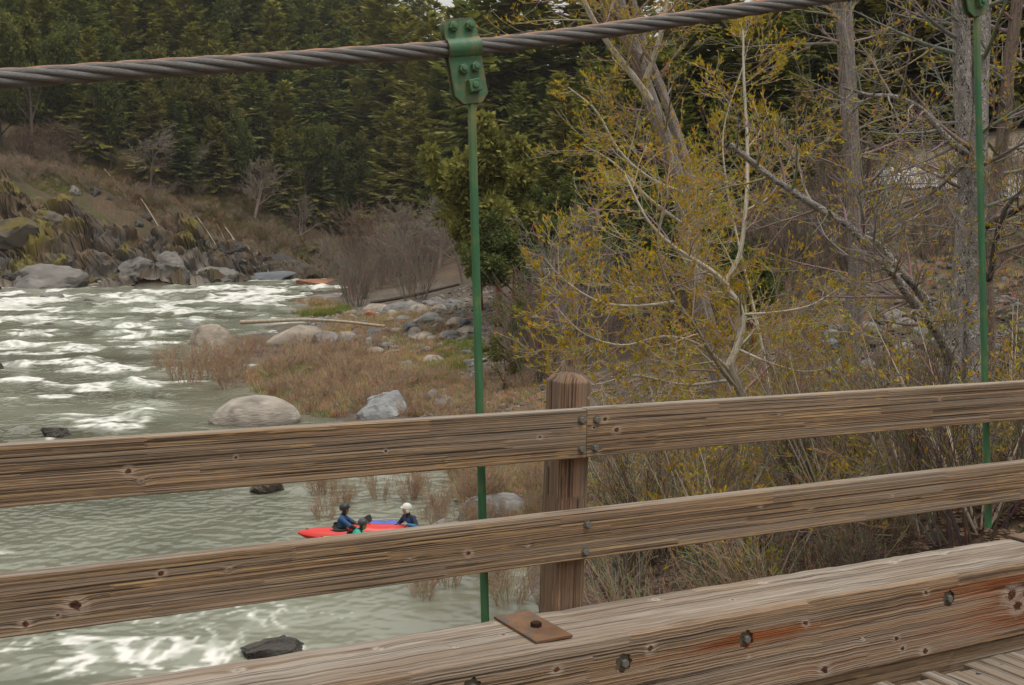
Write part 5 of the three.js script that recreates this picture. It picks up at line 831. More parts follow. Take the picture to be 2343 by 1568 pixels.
{
  // forest of the far hillside, row behind row
  const base = [[-80, 214], [0, 212], [200, 214], [330, 214], [450, 217], [600, 222], [720, 231], [850, 250], [1000, 262]];
  const baseD = (u) => { for (let k = 0; k < base.length - 1; k++) if (u <= base[k + 1][0]) return mix(base[k][1], base[k + 1][1], (u - base[k][0]) / (base[k + 1][0] - base[k][0])); return 262; };
  const rnd = rngOf(77), looks = ['full green', 'broad olive', 'narrow dark green', 'wide yellowish', 'upright olive', 'very broad green'];
  const conifer = (p, H, W, where, group) => { const k = Math.floor(rnd() * 6); plant(conifers[k], 'conifer', p, H, W, (H > 30 ? 'very tall ' : H > 22 ? 'tall ' : H > 16 ? 'medium-sized ' : 'young ') + looks[k] + ' conifer' + where, 'conifer', group); };
  for (let r = 0; r < 8; r++) for (let u = -70 + (r % 2) * 40; u < 960; u += 58 + 30 * rnd()) {
    const d = baseD(u) + (u > 220 ? -7 : -2) + r * 16 + 6 * rnd(), p = onGround(u, d, 0.4), big = r < 1 ? 0.72 : 1; if (r === 0 && rnd() < 0.35) continue;
    conifer(p, (19 + 15 * rnd()) * big, 0.95 + 0.3 * rnd(), r < 3 ? ' at the edge of the wood above the far bank' : ' high on the wooded far hillside', r < 3 ? 'conifers at the edge of the far wood' : 'conifers high on the far hillside');
  }
  for (const [u, d, H, W, k, lab] of [[90, 205, 25, 0.75, 0, 'broad yellow-green evergreen tree above the moss-covered crag'], [20, 210, 19, 0.8, 2, 'leafy evergreen tree beside the broad yellow-green one'], [160, 213, 22, 0.7, 1, 'dark leafy evergreen tree above the green ledge'], [265, 209, 17, 0.8, 1, 'dense rounded evergreen standing beside the pale leaning trunk'], [-10, 203, 12, 0.9, 0, 'low leafy evergreen at the far river bend'], [560, 219, 15, 0.8, 1, 'rounded dark evergreen over the grassy far slope'], [700, 226, 20, 0.7, 0, 'broad evergreen above the blocky dark outcrop'], [790, 232, 17, 0.8, 1, 'dense evergreen where the far wood meets the bar'], [840, 240, 22, 0.7, 2, 'tall leafy evergreen behind the fan-shaped bare tree'], [480, 218, 13, 0.8, 2, 'small leafy evergreen between two bare trees']]) plant(oaks[k], 'evergreen_oak', onGround(u, d, 0.4), H, W, lab, 'tree');
  for (let k = 0; k < 34; k++) { const u = mix(420, 1180, (k + rnd()) / 34), d = mix(318, 400, rnd()); conifer(onGround(u, d, 0.5), 24 + 14 * rnd(), 1.0 + 0.3 * rnd(), ' on the ridge of the far hill', 'conifers on the ridge'); }
  for (let k = 0; k < 22; k++) { const u = mix(-30, 900, (k + rnd()) / 22), d = baseD(u) + mix(4, 70, rnd()), o = Math.floor(rnd() * 3), H = 13 + 10 * rnd(); plant(oaks[o], 'evergreen_oak', onGround(u, d, 0.4), H, 0.75 + 0.25 * rnd(), ['rounded olive', 'rounded dark green', 'spreading yellowish'][o] + (H > 18 ? ' tall' : '') + ' broadleaf evergreen among the far conifers', 'tree', 'broadleaf evergreens of the far wood'); }
  for (const [u, d, H, x] of [[680, 236, 21, 0], [230, 226, 17, 1], [520, 224, 15, 2], [745, 240, 19, 3], [1090, 190, 24, 4], [400, 222, 13, 5], [610, 232, 16, 6]]) { const p = onGround(u, d, 0.3), gb = new GB(); gb.tube([V(0, 0, 0), V(0.1, H * 0.5, 0), V(0.3 * (x % 3 - 1), H, 0.1)], [0.24, 0.17, 0.05], 7, null, true); for (let k = 0; k < 9; k++) { const y = H * (0.4 + 0.06 * k), a = k * 2.4; gb.tube([V(0.05, y, 0), V(Math.cos(a) * 0.7, y + 0.1, Math.sin(a) * 0.7), V(Math.cos(a) * 1.3, y - 0.2, Math.sin(a) * 1.3)], [0.05, 0.03, 0.012], 4); } const m = mesh('dead_snag', gb.geo(), std({ ...barkTex, color: new THREE.Color().setRGB(0.42, 0.37, 0.31) })); m.position.copy(p); tag(m, 'bare pale dead trunk standing in the far wood', 'tree', 'dead trunks of the far wood'); }
  // middle distance, behind the rod
  for (const [u, d, H] of [[905, 215, 30], [960, 190, 27], [1010, 230, 36], [1060, 260, 40], [1110, 210, 29], [1160, 250, 33], [985, 165, 19], [1050, 180, 22], [1205, 300, 36], [1330, 250, 37], [1390, 200, 31], [1290, 190, 22], [1240, 170, 19], [1420, 280, 42], [930, 260, 38], [880, 300, 42], [1190, 160, 20], [1340, 150, 20], [1450, 170, 28], [1110, 300, 40], [1000, 300, 44], [1140, 230, 42], [1175, 270, 48], [1215, 235, 40], [1225, 330, 46], [1300, 330, 42], [1320, 220, 42], [1365, 260, 50], [1270, 300, 32], [1255, 230, 26], [1180, 200, 30], [1100, 190, 36], [1122, 175, 44], [1165, 185, 46], [1203, 178, 42], [1335, 190, 44], [1375, 180, 45], [1230, 210, 38], [985, 240, 48], [1035, 232, 47], [940, 250, 48], [885, 262, 50], [1075, 225, 46]]) conifer(onGround(u, d, 0.4), H, 0.9 + 0.3 * rnd(), ' in the valley behind the hanger rod', 'conifers in the valley');
  // wood behind the road on the right bank
  for (let r = 0; r < 5; r++) for (let u = 1430 + (r % 2) * 30; u < 2480; u += 50 + 30 * rnd()) {
    const d = 80 + r * 13 + 8 * rnd() + (2400 - u) * 0.018; const p = onGround(u, d, 0.3); conifer(p, 11 + 9 * rnd(), 1.0 + 0.35 * rnd(), ' behind the budding trees and the gravel road', 'conifers behind the road');
  }
}
for (const [u, d, H] of [[1250, 105, 11], [1290, 120, 15], [1330, 110, 12], [1370, 125, 16], [1410, 115, 13], [1270, 140, 18], [1700, 78, 7], [1760, 74, 6], [1830, 80, 8], [1890, 76, 6.5], [1950, 82, 8], [1800, 90, 11], [2010, 86, 9], [1640, 84, 9], [1560, 90, 10], [1480, 100, 12], [1460, 80, 6], [1540, 72, 5]]) plant(conifers[(u / 10 | 0) % 6], 'conifer', onGround(u, d, 0.2), H, 1.15, (H > 10 ? 'tall' : 'young') + ' dense conifer just behind the ' + (u < 1450 ? 'grey dead branches' : 'leaning budding tree and road brush'), 'conifer', 'young conifers of the right bank');
// ---- madrone and leafy shrubs
{
  const T = [[0.13, 0.145, 0.032], [0.35, 0.33, 0.08]], red = [0.26, 0.085, 0.04];
  const mad = treeFrom('madrone', roundTreeGeo(41, T, red, 300, 34, 0.8, 0.8)), mad2 = treeFrom('madrone', roundTreeGeo(43, [[0.06, 0.085, 0.02], [0.15, 0.175, 0.045]], red, 230, 32, 0.8, 0.9)), sh = treeFrom('leafy_shrub', roundTreeGeo(47, [[0.09, 0.11, 0.02], [0.23, 0.23, 0.06]], [0.2, 0.12, 0.08], 90, 26, 0.8, 1.0));
  plant(mad, 'madrone_tree', onGround(1140, 76, 0.3), 13.4, 1.05, 'madrone tree with reddish branches and light green leaves by the green rod', 'tree');
  plant(mad2, 'madrone_tree', onGround(1170, 72, 0.3), 7.2, 1.25, 'low dark-leaved madrone under the taller reddish one', 'tree');
  plant(mad, 'madrone_tree', onGround(1192, 82, 0.3), 11.5, 1.0, 'second olive-leaved madrone behind the tall reddish one', 'tree');
  plant(mad, 'madrone_tree', onGround(1098, 86, 0.3), 8.5, 1.1, 'round olive-leaved madrone close behind the green rod', 'tree');
  plant(mad2, 'madrone_tree', onGround(1215, 84, 0.3), 9.5, 0.8, 'dark-leaved evergreen behind the grey dead branches', 'tree');
  for (const [u, d, H, W] of [[1380, 58, 5, 1.1], [1450, 62, 6, 1.0], [1520, 56, 4.5, 1.2], [1600, 60, 5.5, 1.1], [1330, 66, 6.5, 1.0], [1660, 52, 3.6, 1.2], [1560, 70, 7, 1.0], [1300, 74, 8, 0.9]]) plant(mad2, 'evergreen_shrub', onGround(u, d, 0.2), H, W, (H > 5.2 ? 'tall' : 'low') + ' dark evergreen shrub behind the crooked pale tree', 'shrub', 'dark shrubs behind the pale tree');
  plant(sh, 'leafy_shrub', onGround(1178, 52, 0.2), 3.9, 1.15, 'bright green leafy shrub beside the green rod', 'shrub');
  plant(sh, 'leafy_shrub', onGround(1150, 50, 0.2), 2.4, 1.2, 'low leafy shrub at the foot of the bright green one', 'shrub');
  plant(sh, 'leafy_shrub', onGround(1225, 56, 0.2), 2.8, 1.0, 'leafy shrub among grey twigs behind the post', 'shrub');
  plant(sh, 'leafy_shrub', onGround(2330, 29, 0.2), 1.3, 1.6, 'dark green low shrub on the stony bank by the twin trunk', 'shrub');
  plant(mad2, 'madrone_tree', onGround(1720, 42, 0.3), 4.4, 0.9, 'dark green shrubby tree behind the pale branched tree', 'tree');
}
// ---- bare trees and thickets
const bareO = (c, rmin, up = 0.05, flat = 0) => ({ lv: [{ n: 11, len: 0.5, ang: 0.85, seg: 8, side: 7, up: 0.02, wig: 0.11, from: 0.22, flat }, { n: 8, len: 0.52, ang: 0.75, seg: 6, side: 4, up, wig: 0.17, from: 0.15 }, { n: 6, len: 0.5, ang: 0.7, seg: 4, side: 3, up, wig: 0.22, from: 0.1 }, { n: 0, len: 0.5, ang: 0.6, seg: 3, side: 3, up, wig: 0.25, from: 0.2 }], col: (l, r) => c.map((q) => q * (0.75 + 0.5 * r())), rmin });
function bareTree(seed, c, rmin, multi, up) {
  const rnd = rngOf(seed), t = new THREE.Group(); t.name = 'bare_tree'; const o = bareO(c, rmin, up);
  for (let k = 0; k < multi; k++) { const gb = new GB(true); grow(gb, V((rnd() - 0.5) * 0.06 * (multi - 1), -0.03, (rnd() - 0.5) * 0.06 * (multi - 1)), V((rnd() - 0.5) * 0.5, 1, (rnd() - 0.5) * 0.5).normalize(), 0.8, 0.018, 0, o, rnd); mesh('stem', gb.geo(), twigMat, t); }
  return t;
}
const bares = [bareTree(61, twigCol.grey, 0.0016, 1, 0.06), bareTree(62, [0.25, 0.20, 0.155], 0.0016, 2, 0.10), bareTree(63, twigCol.brown, 0.0018, 3, 0.12)];
for (const [u, d, H, W, k, lab] of [[352, 205, 13, 1.0, 0, 'pale leaning bare tree on the grassy far slope'], [590, 214, 12, 1.1, 1, 'spreading bare grey tree on the far slope'], [690, 219, 10, 1.1, 1, 'bare tree at the corner of the far wood'], [815, 178, 12, 0.9, 2, 'fan-shaped bare tree at the head of the bar'], [770, 186, 9, 1.0, 1, 'small bare tree beside the fan-shaped one'], [200, 208, 8, 1.2, 1, 'low bare tree above the green ledge'], [60, 204, 7, 1.4, 2, 'brown leafless bush above the mossy crag'], [130, 207, 7, 1.4, 2, 'brown leafless bush beside the green ledge'], [1290, 46, 7.2, 0.75, 0, 'grey bare tree with dark stems behind the post'], [1330, 52, 8, 0.8, 1, 'grey bare sapling next to the dark-stemmed bare tree'], [1240, 60, 6.5, 0.9, 0, 'grey dead-looking tree leaning over the dark evergreen'], [900, 150, 11, 1.0, 1, 'tall bare grey tree in the thicket behind the bar'], [955, 132, 10, 1.0, 0, 'bare grey tree close to the dark fallen trunk'], [1005, 142, 12, 0.9, 1, 'bare twiggy tree left of the green madrone'.replace(' left of', ' beside')], [875, 172, 12, 1.0, 2, 'brown bare tree at the back of the thicket'], [1060, 118, 9, 1.0, 0, 'bare tree with fine grey twigs near the madrone'], [450, 214, 9, 1.0, 0, 'thin bare tree between evergreens on the far slope']]) plant(bares[k], 'bare_tree', onGround(u, d, 0.2), H, W, lab, 'tree').rotation.z = u === 352 ? -0.18 : 0;
function thicket(seed, n, c, rmin, spread, h) { const rnd = rngOf(seed), gb = new GB(true), o = { lv: [{ n: 6, len: 0.45, ang: 0.5, seg: 6, side: 3, up: 0.05, wig: 0.12, from: 0.25 }, { n: 3, len: 0.5, ang: 0.6, seg: 4, side: 3, up: 0.06, wig: 0.16, from: 0.2 }, { n: 0, len: 0.5, ang: 0.5, seg: 3, side: 3, up: 0.04, wig: 0.2, from: 0.2 }], col: (l, r) => c.map((q) => q * (0.65 + 0.7 * r())), rmin }; for (let k = 0; k < n; k++) { const a = rnd() * 6.28, q = Math.sqrt(rnd()) * spread * 0.4; grow(gb, V(Math.cos(a) * q, -0.04, Math.sin(a) * q), V(Math.cos(a) * spread * (0.4 + rnd()), 1, Math.sin(a) * spread * (0.4 + rnd())).normalize(), h * (0.6 + 0.5 * rnd()), 0.008, 0, o, rnd); } const t = new THREE.Group(); t.name = 'shrub'; mesh('stems', gb.geo(), twigMat, t).userData.kind = 'stuff'; return t; }
{
  const dry = [71, 72, 73].map((s) => thicket(s, 24, twigCol.orange, 0.0035, 0.55, 1.0)), grey = [81, 82, 83].map((s) => thicket(s, 26, [0.19, 0.145, 0.11], 0.0022, 0.5, 1.0)), dim = [87, 88, 89].map((s) => thicket(s, 24, [0.135, 0.098, 0.070], 0.0024, 0.55, 1.0)), straw = [85, 86].map((s) => thicket(s, 26, [0.30, 0.22, 0.15], 0.003, 0.6, 1.0)), near = [91, 92].map((s) => thicket(s, 22, [0.33, 0.26, 0.165], 0.0026, 0.6, 1.0)), rnd = rngOf(515);
  const put = (set, name, u, d, H, W, lab, grp) => { const k = Math.floor(rnd() * set.length), big = name === 'dry_shrub' ? H / 1.1 : name === 'twiggy_shrub' ? H / 1.7 : name === 'bare_thicket' ? H / 4 : H / 2.2; plant(set[k], name, onGround(u, d, 0.02), H, W, (big > 1.15 ? 'tall ' : big > 0.85 ? 'mid-height ' : 'low ') + ['', 'bushy ', 'straggling '][k] + lab, 'shrub', grp); };
  for (const [u, v, H] of [[432, 880, 2.3], [400, 868, 1.7], [470, 866, 1.9], [500, 872, 1.5], [372, 850, 1.4]]) { const p = onWater(u, v); plant(dry[Math.floor(rnd() * 3)], 'dry_shrub', V(p.x, Math.max(p.y - 0.15, ground(p.x, p.z)), p.z), H, 1.0, 'reddish leafless shrub standing in the shallow water', 'shrub', 'shrubs in the shallows'); }
  for (let k = 0; k < 84; k++) { // dry orange shrubs over the bar
    const d = 49 + 25 * Math.pow(rnd(), 1.1), u = mix(490, 880, rnd()) + (60 - d) * 2.2 + (d < 56 ? 60 : 0), p = onGround(u, d); if (p.y < waterY(p.z) - 0.12 || p.y > waterY(p.z) + 1.2) continue;
    put(dry, 'dry_shrub', u, d, 0.65 + 0.75 * rnd(), 1.0 + 0.5 * rnd(), 'rust-coloured dry shrub on the gravel bar', 'dry shrubs of the bar');
  }
  for (let k = 0; k < 14; k++) { const u = mix(690, 1010, rnd()), p = onWater(u, mix(1100, 1220, rnd())); plant(dry[k % 3], 'dry_shrub', V(p.x, p.y - 0.2, p.z), 0.7 + 0.4 * rnd(), 0.8, 'sparse drowned shrub in the flooded margin by the kayaks', 'shrub', 'drowned shrubs'); }
  for (let k = 0; k < 26; k++) { const u = mix(960, 1250, rnd()), v = mix(1090, 1400, rnd()), p = onWater(u, v); plant(dry[k % 3], 'dry_shrub', V(p.x, Math.max(p.y - 0.15, ground(p.x, p.z)), p.z), 0.7 + 0.5 * rnd(), 0.9, 'straw-brown shrub along the flooded bank near the post', 'shrub', 'shrubs of the flooded bank'); }
  for (let k = 0; k < 44; k++) { const u = mix(920, 1330, rnd()), d = mix(30, 58, rnd()), p = onGround(u, d); if (p.y < waterY(p.z) + 0.02) continue; put(dry, 'dry_shrub', u, d, 0.5 + 0.6 * rnd(), 1.2, 'straw-coloured shrub on the stony ground behind the post', 'low shrubs behind the post'); }
  for (let k = 0; k < 46; k++) { const u = mix(800, 1130, rnd()), d = mix(110, 185, rnd()); put(grey, 'bare_thicket', u, d, mix(2.5, 6.5, rnd()), 0.9, 'grey-brown leafless thicket behind the stony bar', 'bare thickets behind the bar'); }
  for (let k = 0; k < 16; k++) put(grey, 'bare_thicket', mix(1180, 1420, rnd()), mix(46, 66, rnd()), mix(2, 4.2, rnd()), 0.9, 'grey leafless shrub behind the post', 'bare shrubs behind the post');
  for (let k = 0; k < 100; k++) put(straw, 'slope_shrub', mix(-60, 760, rnd()), mix(193, 214, rnd()), mix(1.2, 3.4, rnd()), 1.4, 'straw-brown brush on the far slope', 'brush on the far slope');
  for (let k = 0; k < 46; k++) { const u = mix(1400, 2380, rnd()), d = mix(13.5, u > 1850 ? 21 : 30, Math.pow(rnd(), 1.4)); put(rnd() < 0.5 ? dim : near, 'twiggy_shrub', u, d, mix(1.0, 2.4, rnd()), 0.9, 'tan leafless shrub in the undergrowth below the budding trees', 'undergrowth shrubs'); }
  for (let k = 0; k < 60; k++) { const u = mix(1500, 2400, rnd()), d = mix(46, 64, rnd()) + (u > 1900 && u < 2200 ? 4 : 0); put(dim, 'road_brush', u, d, mix(1.0, u > 2000 ? 2.2 : 4.0, rnd()), 1.1, 'brown brush on the bank below the gravel road', 'brush below the road'); }
}
// ---- grass: one mass of blades
{
  const rnd = rngOf(606), gb = new GB(true); for (let k = 0; k < 9; k++) { const a = rnd() * 6.28, l = 0.5 + 0.5 * rnd(), t = V(Math.cos(a) * 0.5, 1, Math.sin(a) * 0.5).normalize(); gb.kite(V(Math.cos(a) * 0.08, 0, Math.sin(a) * 0.08), t, V(-Math.sin(a), 0, Math.cos(a)), l, 0.05, [1, 1, 1]); }
  const g = gb.geo(), spots = [], c = new THREE.Color(), m4 = new THREE.Matrix4(), q = new THREE.Quaternion();
  const patch = (u, d, ru, rd, n, h, col) => { for (let k = 0; k < n; k++) { const a = rnd() * 6.28, r = Math.sqrt(rnd()), p = onGround(u + Math.cos(a) * r * ru, d + Math.sin(a) * r * rd); if (p.y > waterY(p.z) - 0.05) spots.push([p, h * (0.6 + 0.7 * rnd()), col.map((x) => x * (0.7 + 0.6 * rnd()))]); } };
  const gr = [0.19, 0.21, 0.04], st = [0.40, 0.29, 0.16];
  patch(660, 62, 60, 6, 700, 0.5, gr); patch(730, 112, 70, 8, 700, 0.7, gr); patch(1010, 58, 60, 5, 500, 0.4, gr); patch(1050, 66, 60, 5, 400, 0.4, gr); patch(700, 118, 80, 10, 500, 0.9, st);
  patch(760, 60, 200, 12, 2600, 0.5, st); patch(950, 60, 120, 10, 2600, 0.4, st); patch(850, 78, 200, 14, 2000, 0.5, st); patch(900, 95, 150, 14, 900, 0.5, st); patch(1000, 50, 120, 4, 1500, 0.35, st); patch(1120, 42, 130, 12, 2200, 0.3, st); patch(1200, 34, 90, 6, 900, 0.3, st);
  patch(140, 195, 70, 5, 500, 0.6, [0.17, 0.18, 0.03]); patch(300, 206, 300, 8, 3000, 1.0, [0.26, 0.19, 0.09]); patch(560, 212, 220, 10, 2600, 1.0, [0.22, 0.175, 0.075]); patch(60, 204, 130, 6, 1200, 1.0, [0.25, 0.18, 0.10]);
  patch(2000, 50, 500, 10, 1800, 0.35, st); patch(1700, 30, 500, 8, 1800, 0.3, [0.2, 0.17, 0.07]);
  const im = new THREE.InstancedMesh(g, leafMat, spots.length); im.name = 'grass'; spots.forEach(([p, h, col], k) => { q.setFromAxisAngle(V(0, 1, 0), rnd() * 6.28); m4.compose(p, q, V(h * 1.3, h, h * 1.3)); im.setMatrixAt(k, m4); im.setColorAt(k, c.setRGB(...col)); }); scene.add(im); tag(im, 'dry and green grass on the bar and banks', 'grass', null, 'stuff');
  // fallen leaves under the trees on the right bank
  const lf = new GB(true); for (let k = 0; k < 6; k++) { const a = rnd() * 6.28; lf.kite(V(rnd() * 0.3 - 0.15, 0.01 + 0.02 * rnd(), rnd() * 0.3 - 0.15), V(Math.cos(a), 0.25 * (rnd() - 0.3), Math.sin(a)).normalize(), V(-Math.sin(a), 0.3 * (rnd() - 0.5), Math.cos(a)).normalize(), 0.055, 0.04, [1, 1, 1]); }
  const N = 16000, il = new THREE.InstancedMesh(lf.geo(), leafMat, N); il.name = 'leaf_litter'; for (let k = 0; k < N; k++) { const d = 11 + 34 * rnd(), p = onGround(mix(1350, 2450, rnd()), d); q.setFromAxisAngle(V(0, 1, 0), rnd() * 6.28); const s = 0.8 + rnd(); m4.compose(p.add(V(0, 0.02, 0)), q, V(s, s, s)); il.setMatrixAt(k, m4); const b = 0.6 + 0.8 * rnd(); il.setColorAt(k, c.setRGB(0.30 * b, 0.19 * b, 0.125 * b)); } scene.add(il); tag(il, 'brown fallen leaves on the right bank', 'leaves', null, 'stuff');
}

// ------------------------------------------------------------ budding trees on the right bank
const budO = (c, rmin = 0.0044) => ({ lv: [{ n: 5, len: 0.60, ang: 0.7, seg: 9, side: 5, up: 0.015, wig: 0.10, from: 0.12, tips: 0.1 }, { n: 4, len: 0.6, ang: 0.65, seg: 7, side: 4, up: 0.055, wig: 0.12, from: 0.15, tips: 0.3 }, { n: 0, len: 0.5, ang: 0.6, seg: 5, side: 3, up: 0.08, wig: 0.14, from: 0.2, tips: 0.5 }], col: (l, r) => c.map((q) => q * (0.75 + 0.45 * r())), rmin });
const budTones = [[0.58, 0.40, 0.022], [0.48, 0.38, 0.028], [0.56, 0.32, 0.03], [0.54, 0.41, 0.036], [0.34, 0.32, 0.03]];
function tufts(gb, tips, rnd, share, size) { for (const [p, d] of tips) { if (rnd() > share) continue; const n = 3 + Math.floor(rnd() * 3), c = budTones[Math.floor(rnd() * 5)]; for (let k = 0; k < n; k++) { const dd = d.clone().addScaledVector(rv(rnd), 0.8).add(V(0, 0.3, 0)).normalize(), sv = dd.clone().cross(rv(rnd)).normalize(), l = size * (0.6 + 0.8 * rnd()); gb.kite(p, dd, sv, l, l * 0.27, c.map((q) => q * (0.8 + 0.4 * rnd()))); } } }
function buddingTree(name, label, o) {
  const t = thing(name, label, 'tree'), rnd = rngOf(o.seed), tw = new GB(true), lf = new GB(true), tips = [];
  const base = onGround(o.base[0], o.base[1], 0.25); t.position.copy(base);
  o.stems.forEach((s) => {
    const pts = s.pts.map((q) => at(...q).sub(base)); if (s.root) pts.unshift(V(s.root[0] || 0, 0, s.root[1] || 0)); const cv = new THREE.CatmullRomCurve3(pts, false, 'centripetal'), n = Math.max(10, s.pts.length * 5), P = cv.getPoints(n), R = P.map((_, k) => mix(s.r[0], s.r[1], Math.pow(k / n, 0.9)) * (1 + 0.07 * n2(k * 0.6, s.r[0] * 99, 3)));
    if (s.root) { R[0] *= 1.35; R[1] *= 1.15; }
    const gb = new GB(true); gb.tube(P, R, s.r[0] > 0.08 ? 14 : 8, [1, 1, 1], true); mesh(s.limb ? 'limb' : 'trunk', gb.geo(), s.mat, t);
    for (let k = 0; k < s.n; k++) {
      const f = mix(s.from ?? 0.2, 1, (k + rnd()) / s.n), i = Math.min(n - 1, Math.floor(f * n)), T = P[i + 1].clone().sub(P[i]).normalize(), sd = rv(rnd).cross(T).normalize(), d = T.clone().multiplyScalar(s.fwd ?? 0.5).addScaledVector(sd, 1).add(V(0, s.lift ?? 0.15, 0)).normalize();
      grow(tw, P[i], d, (s.len || 2) * (0.45 + 0.8 * rnd()) * (1.1 - 0.4 * f), Math.max(0.006, Math.min(R[i] * 0.45, 0.035)), 0, s.o || o.o, rnd, tips);
    }
  });
  mesh('twigs', tw.geo(), twigMat, t).userData.kind = 'stuff'; tufts(lf, tips, rnd, o.buds ?? 0.8, o.size || 0.075); const m = mesh('leaf_buds', lf.geo(), leafMat, t); m.userData.kind = 'stuff';
  return t;
}
const greyBark = bark([0.31, 0.27, 0.24], 0.03), paleBark = bark([0.66, 0.60, 0.50], 0.006), darkBark = bark([0.085, 0.070, 0.060], 0.02);
const paleO = budO([0.40, 0.33, 0.245]), tanO = budO([0.27, 0.22, 0.165]), greyO = budO([0.25, 0.21, 0.18], 0.0045);
buddingTree('cottonwood_tree', 'leaning grey-trunked budding tree with two pale forks above the cable', { seed: 1101, base: [1715, 27], o: tanO, size: 0.085, buds: 0.6, stems: [
  { root: [0, 0], pts: [[1665, 950, 27], [1632, 800, 27], [1600, 680, 27], [1580, 590, 27], [1560, 460, 27], [1528, 340, 27], [1478, 200, 27], [1440, 80, 27], [1405, -30, 27], [1370, -200, 27]], r: [0.24, 0.15], mat: greyBark, n: 18, from: 0.4, len: 2.6, o: tanO },
  { limb: 1, pts: [[1585, 600, 27], [1590, 500, 27.4], [1575, 400, 27.6], [1530, 250, 27.8], [1480, 120, 28], [1430, -60, 28]], r: [0.15, 0.10], mat: greyBark, n: 12, len: 2.3 },
  { limb: 1, pts: [[1490, 230, 26.9], [1430, 150, 26.6], [1378, 80, 26.3], [1335, 0, 26], [1310, -90, 25.8]], r: [0.085, 0.05], mat: paleBark, n: 9, len: 2.2, o: paleO, from: 0.1 },
  { limb: 1, pts: [[1478, 180, 26.8], [1500, 120, 26.6], [1518, 50, 26.4], [1530, -40, 26.3]], r: [0.075, 0.05], mat: paleBark, n: 7, len: 2.4, o: paleO, from: 0.1 },
  { limb: 1, pts: [[1560, 440, 26.8], [1490, 410, 26], [1420, 350, 25.4], [1360, 250, 25], [1300, 200, 24.6]], r: [0.05, 0.015], mat: paleBark, n: 9, len: 1.6, o: paleO, from: 0.1 },
  { limb: 1, pts: [[1570, 520, 26.8], [1480, 450, 26], [1400, 370, 25.4], [1330, 330, 25]], r: [0.05, 0.015], mat: paleBark, n: 9, len: 1.6, o: paleO, from: 0.1 }] });
buddingTree('pale_tree', 'pale-barked crooked budding tree with branches sweeping over the railing', { seed: 1201, base: [1890, 17.5], o: paleO, size: 0.07, buds: 0.68, stems: [
  { root: [0, 0], pts: [[1850, 1220, 17.7], [1770, 1060, 18.2], [1705, 920, 18.8], [1668, 838, 19]], r: [0.105, 0.078], mat: bark([0.30, 0.255, 0.20], 0.01), n: 10, from: 0.35, len: 1.5 },
  { limb: 1, pts: [[1668, 838, 19], [1686, 795, 19], [1698, 740, 19], [1688, 692, 19], [1662, 652, 19], [1690, 590, 19], [1706, 480, 19.1], [1710, 340, 19.3], [1702, 180, 19.4], [1700, 70, 19.5]], r: [0.075, 0.018], mat: paleBark, n: 21, from: 0.05, len: 1.5 },
  { limb: 1, pts: [[1664, 654, 19], [1630, 622, 18.9], [1585, 592, 18.8], [1535, 560, 18.7], [1480, 500, 18.6], [1430, 400, 18.6]], r: [0.050, 0.014], mat: paleBark, n: 12, from: 0.05, len: 1.5 },
  { limb: 1, pts: [[1700, 910, 18.9], [1640, 830, 18.6], [1585, 740, 18.3], [1548, 690, 18.1], [1520, 630, 18], [1505, 540, 18], [1530, 440, 18]], r: [0.045, 0.012], mat: bark([0.34, 0.28, 0.21], 0.008), n: 15, from: 0.05, len: 1.5 },
  { limb: 1, pts: [[1672, 850, 19], [1600, 790, 18.4], [1520, 770, 17.9], [1420, 790, 17.5], [1330, 760, 17.3], [1270, 700, 17.2]], r: [0.032, 0.006], mat: paleBark, n: 16, from: 0.1, len: 1.2 },
  { limb: 1, pts: [[1680, 870, 19], [1560, 880, 18.3], [1450, 860, 17.8], [1350, 880, 17.5], [1290, 850, 17.3]], r: [0.030, 0.006], mat: paleBark, n: 15, from: 0.1, len: 1.1 },
  { limb: 1, pts: [[1545, 690, 18.1], [1460, 700, 17.8], [1370, 690, 17.6], [1290, 640, 17.4], [1245, 590, 17.3]], r: [0.028, 0.006], mat: paleBark, n: 14, from: 0.1, len: 1.1 },
  { limb: 1, pts: [[1700, 720, 19], [1770, 715, 18.8], [1850, 700, 18.7], [1920, 660, 18.6]], r: [0.026, 0.006], mat: paleBark, n: 9, from: 0.1, len: 1.1 },
  { limb: 1, pts: [[1690, 800, 19], [1760, 830, 18.8], [1840, 850, 18.7], [1910, 840, 18.6]], r: [0.026, 0.006], mat: paleBark, n: 9, from: 0.1, len: 1.1 },
  { limb: 1, pts: [[1710, 480, 19.1], [1760, 450, 19], [1800, 380, 18.9], [1830, 300, 18.8]], r: [0.022, 0.005], mat: paleBark, n: 7, from: 0.1, len: 1.0 }] });
buddingTree('grey_tree', 'straight grey-trunked tree with few buds on the bank below the road', { seed: 1301, base: [1930, 24], o: greyO, size: 0.075, buds: 0.25, stems: [
  { root: [0, 0], pts: [[1936, 1060, 24], [1943, 900, 24], [1950, 760, 24], [1962, 600, 24], [1956, 450, 24], [1946, 300, 24], [1936, 130, 24], [1928, -20, 24], [1925, -150, 24]], r: [0.215, 0.17], mat: greyBark, n: 38, from: 0.42, len: 2.9, fwd: 0.2, lift: 0.0 }] });
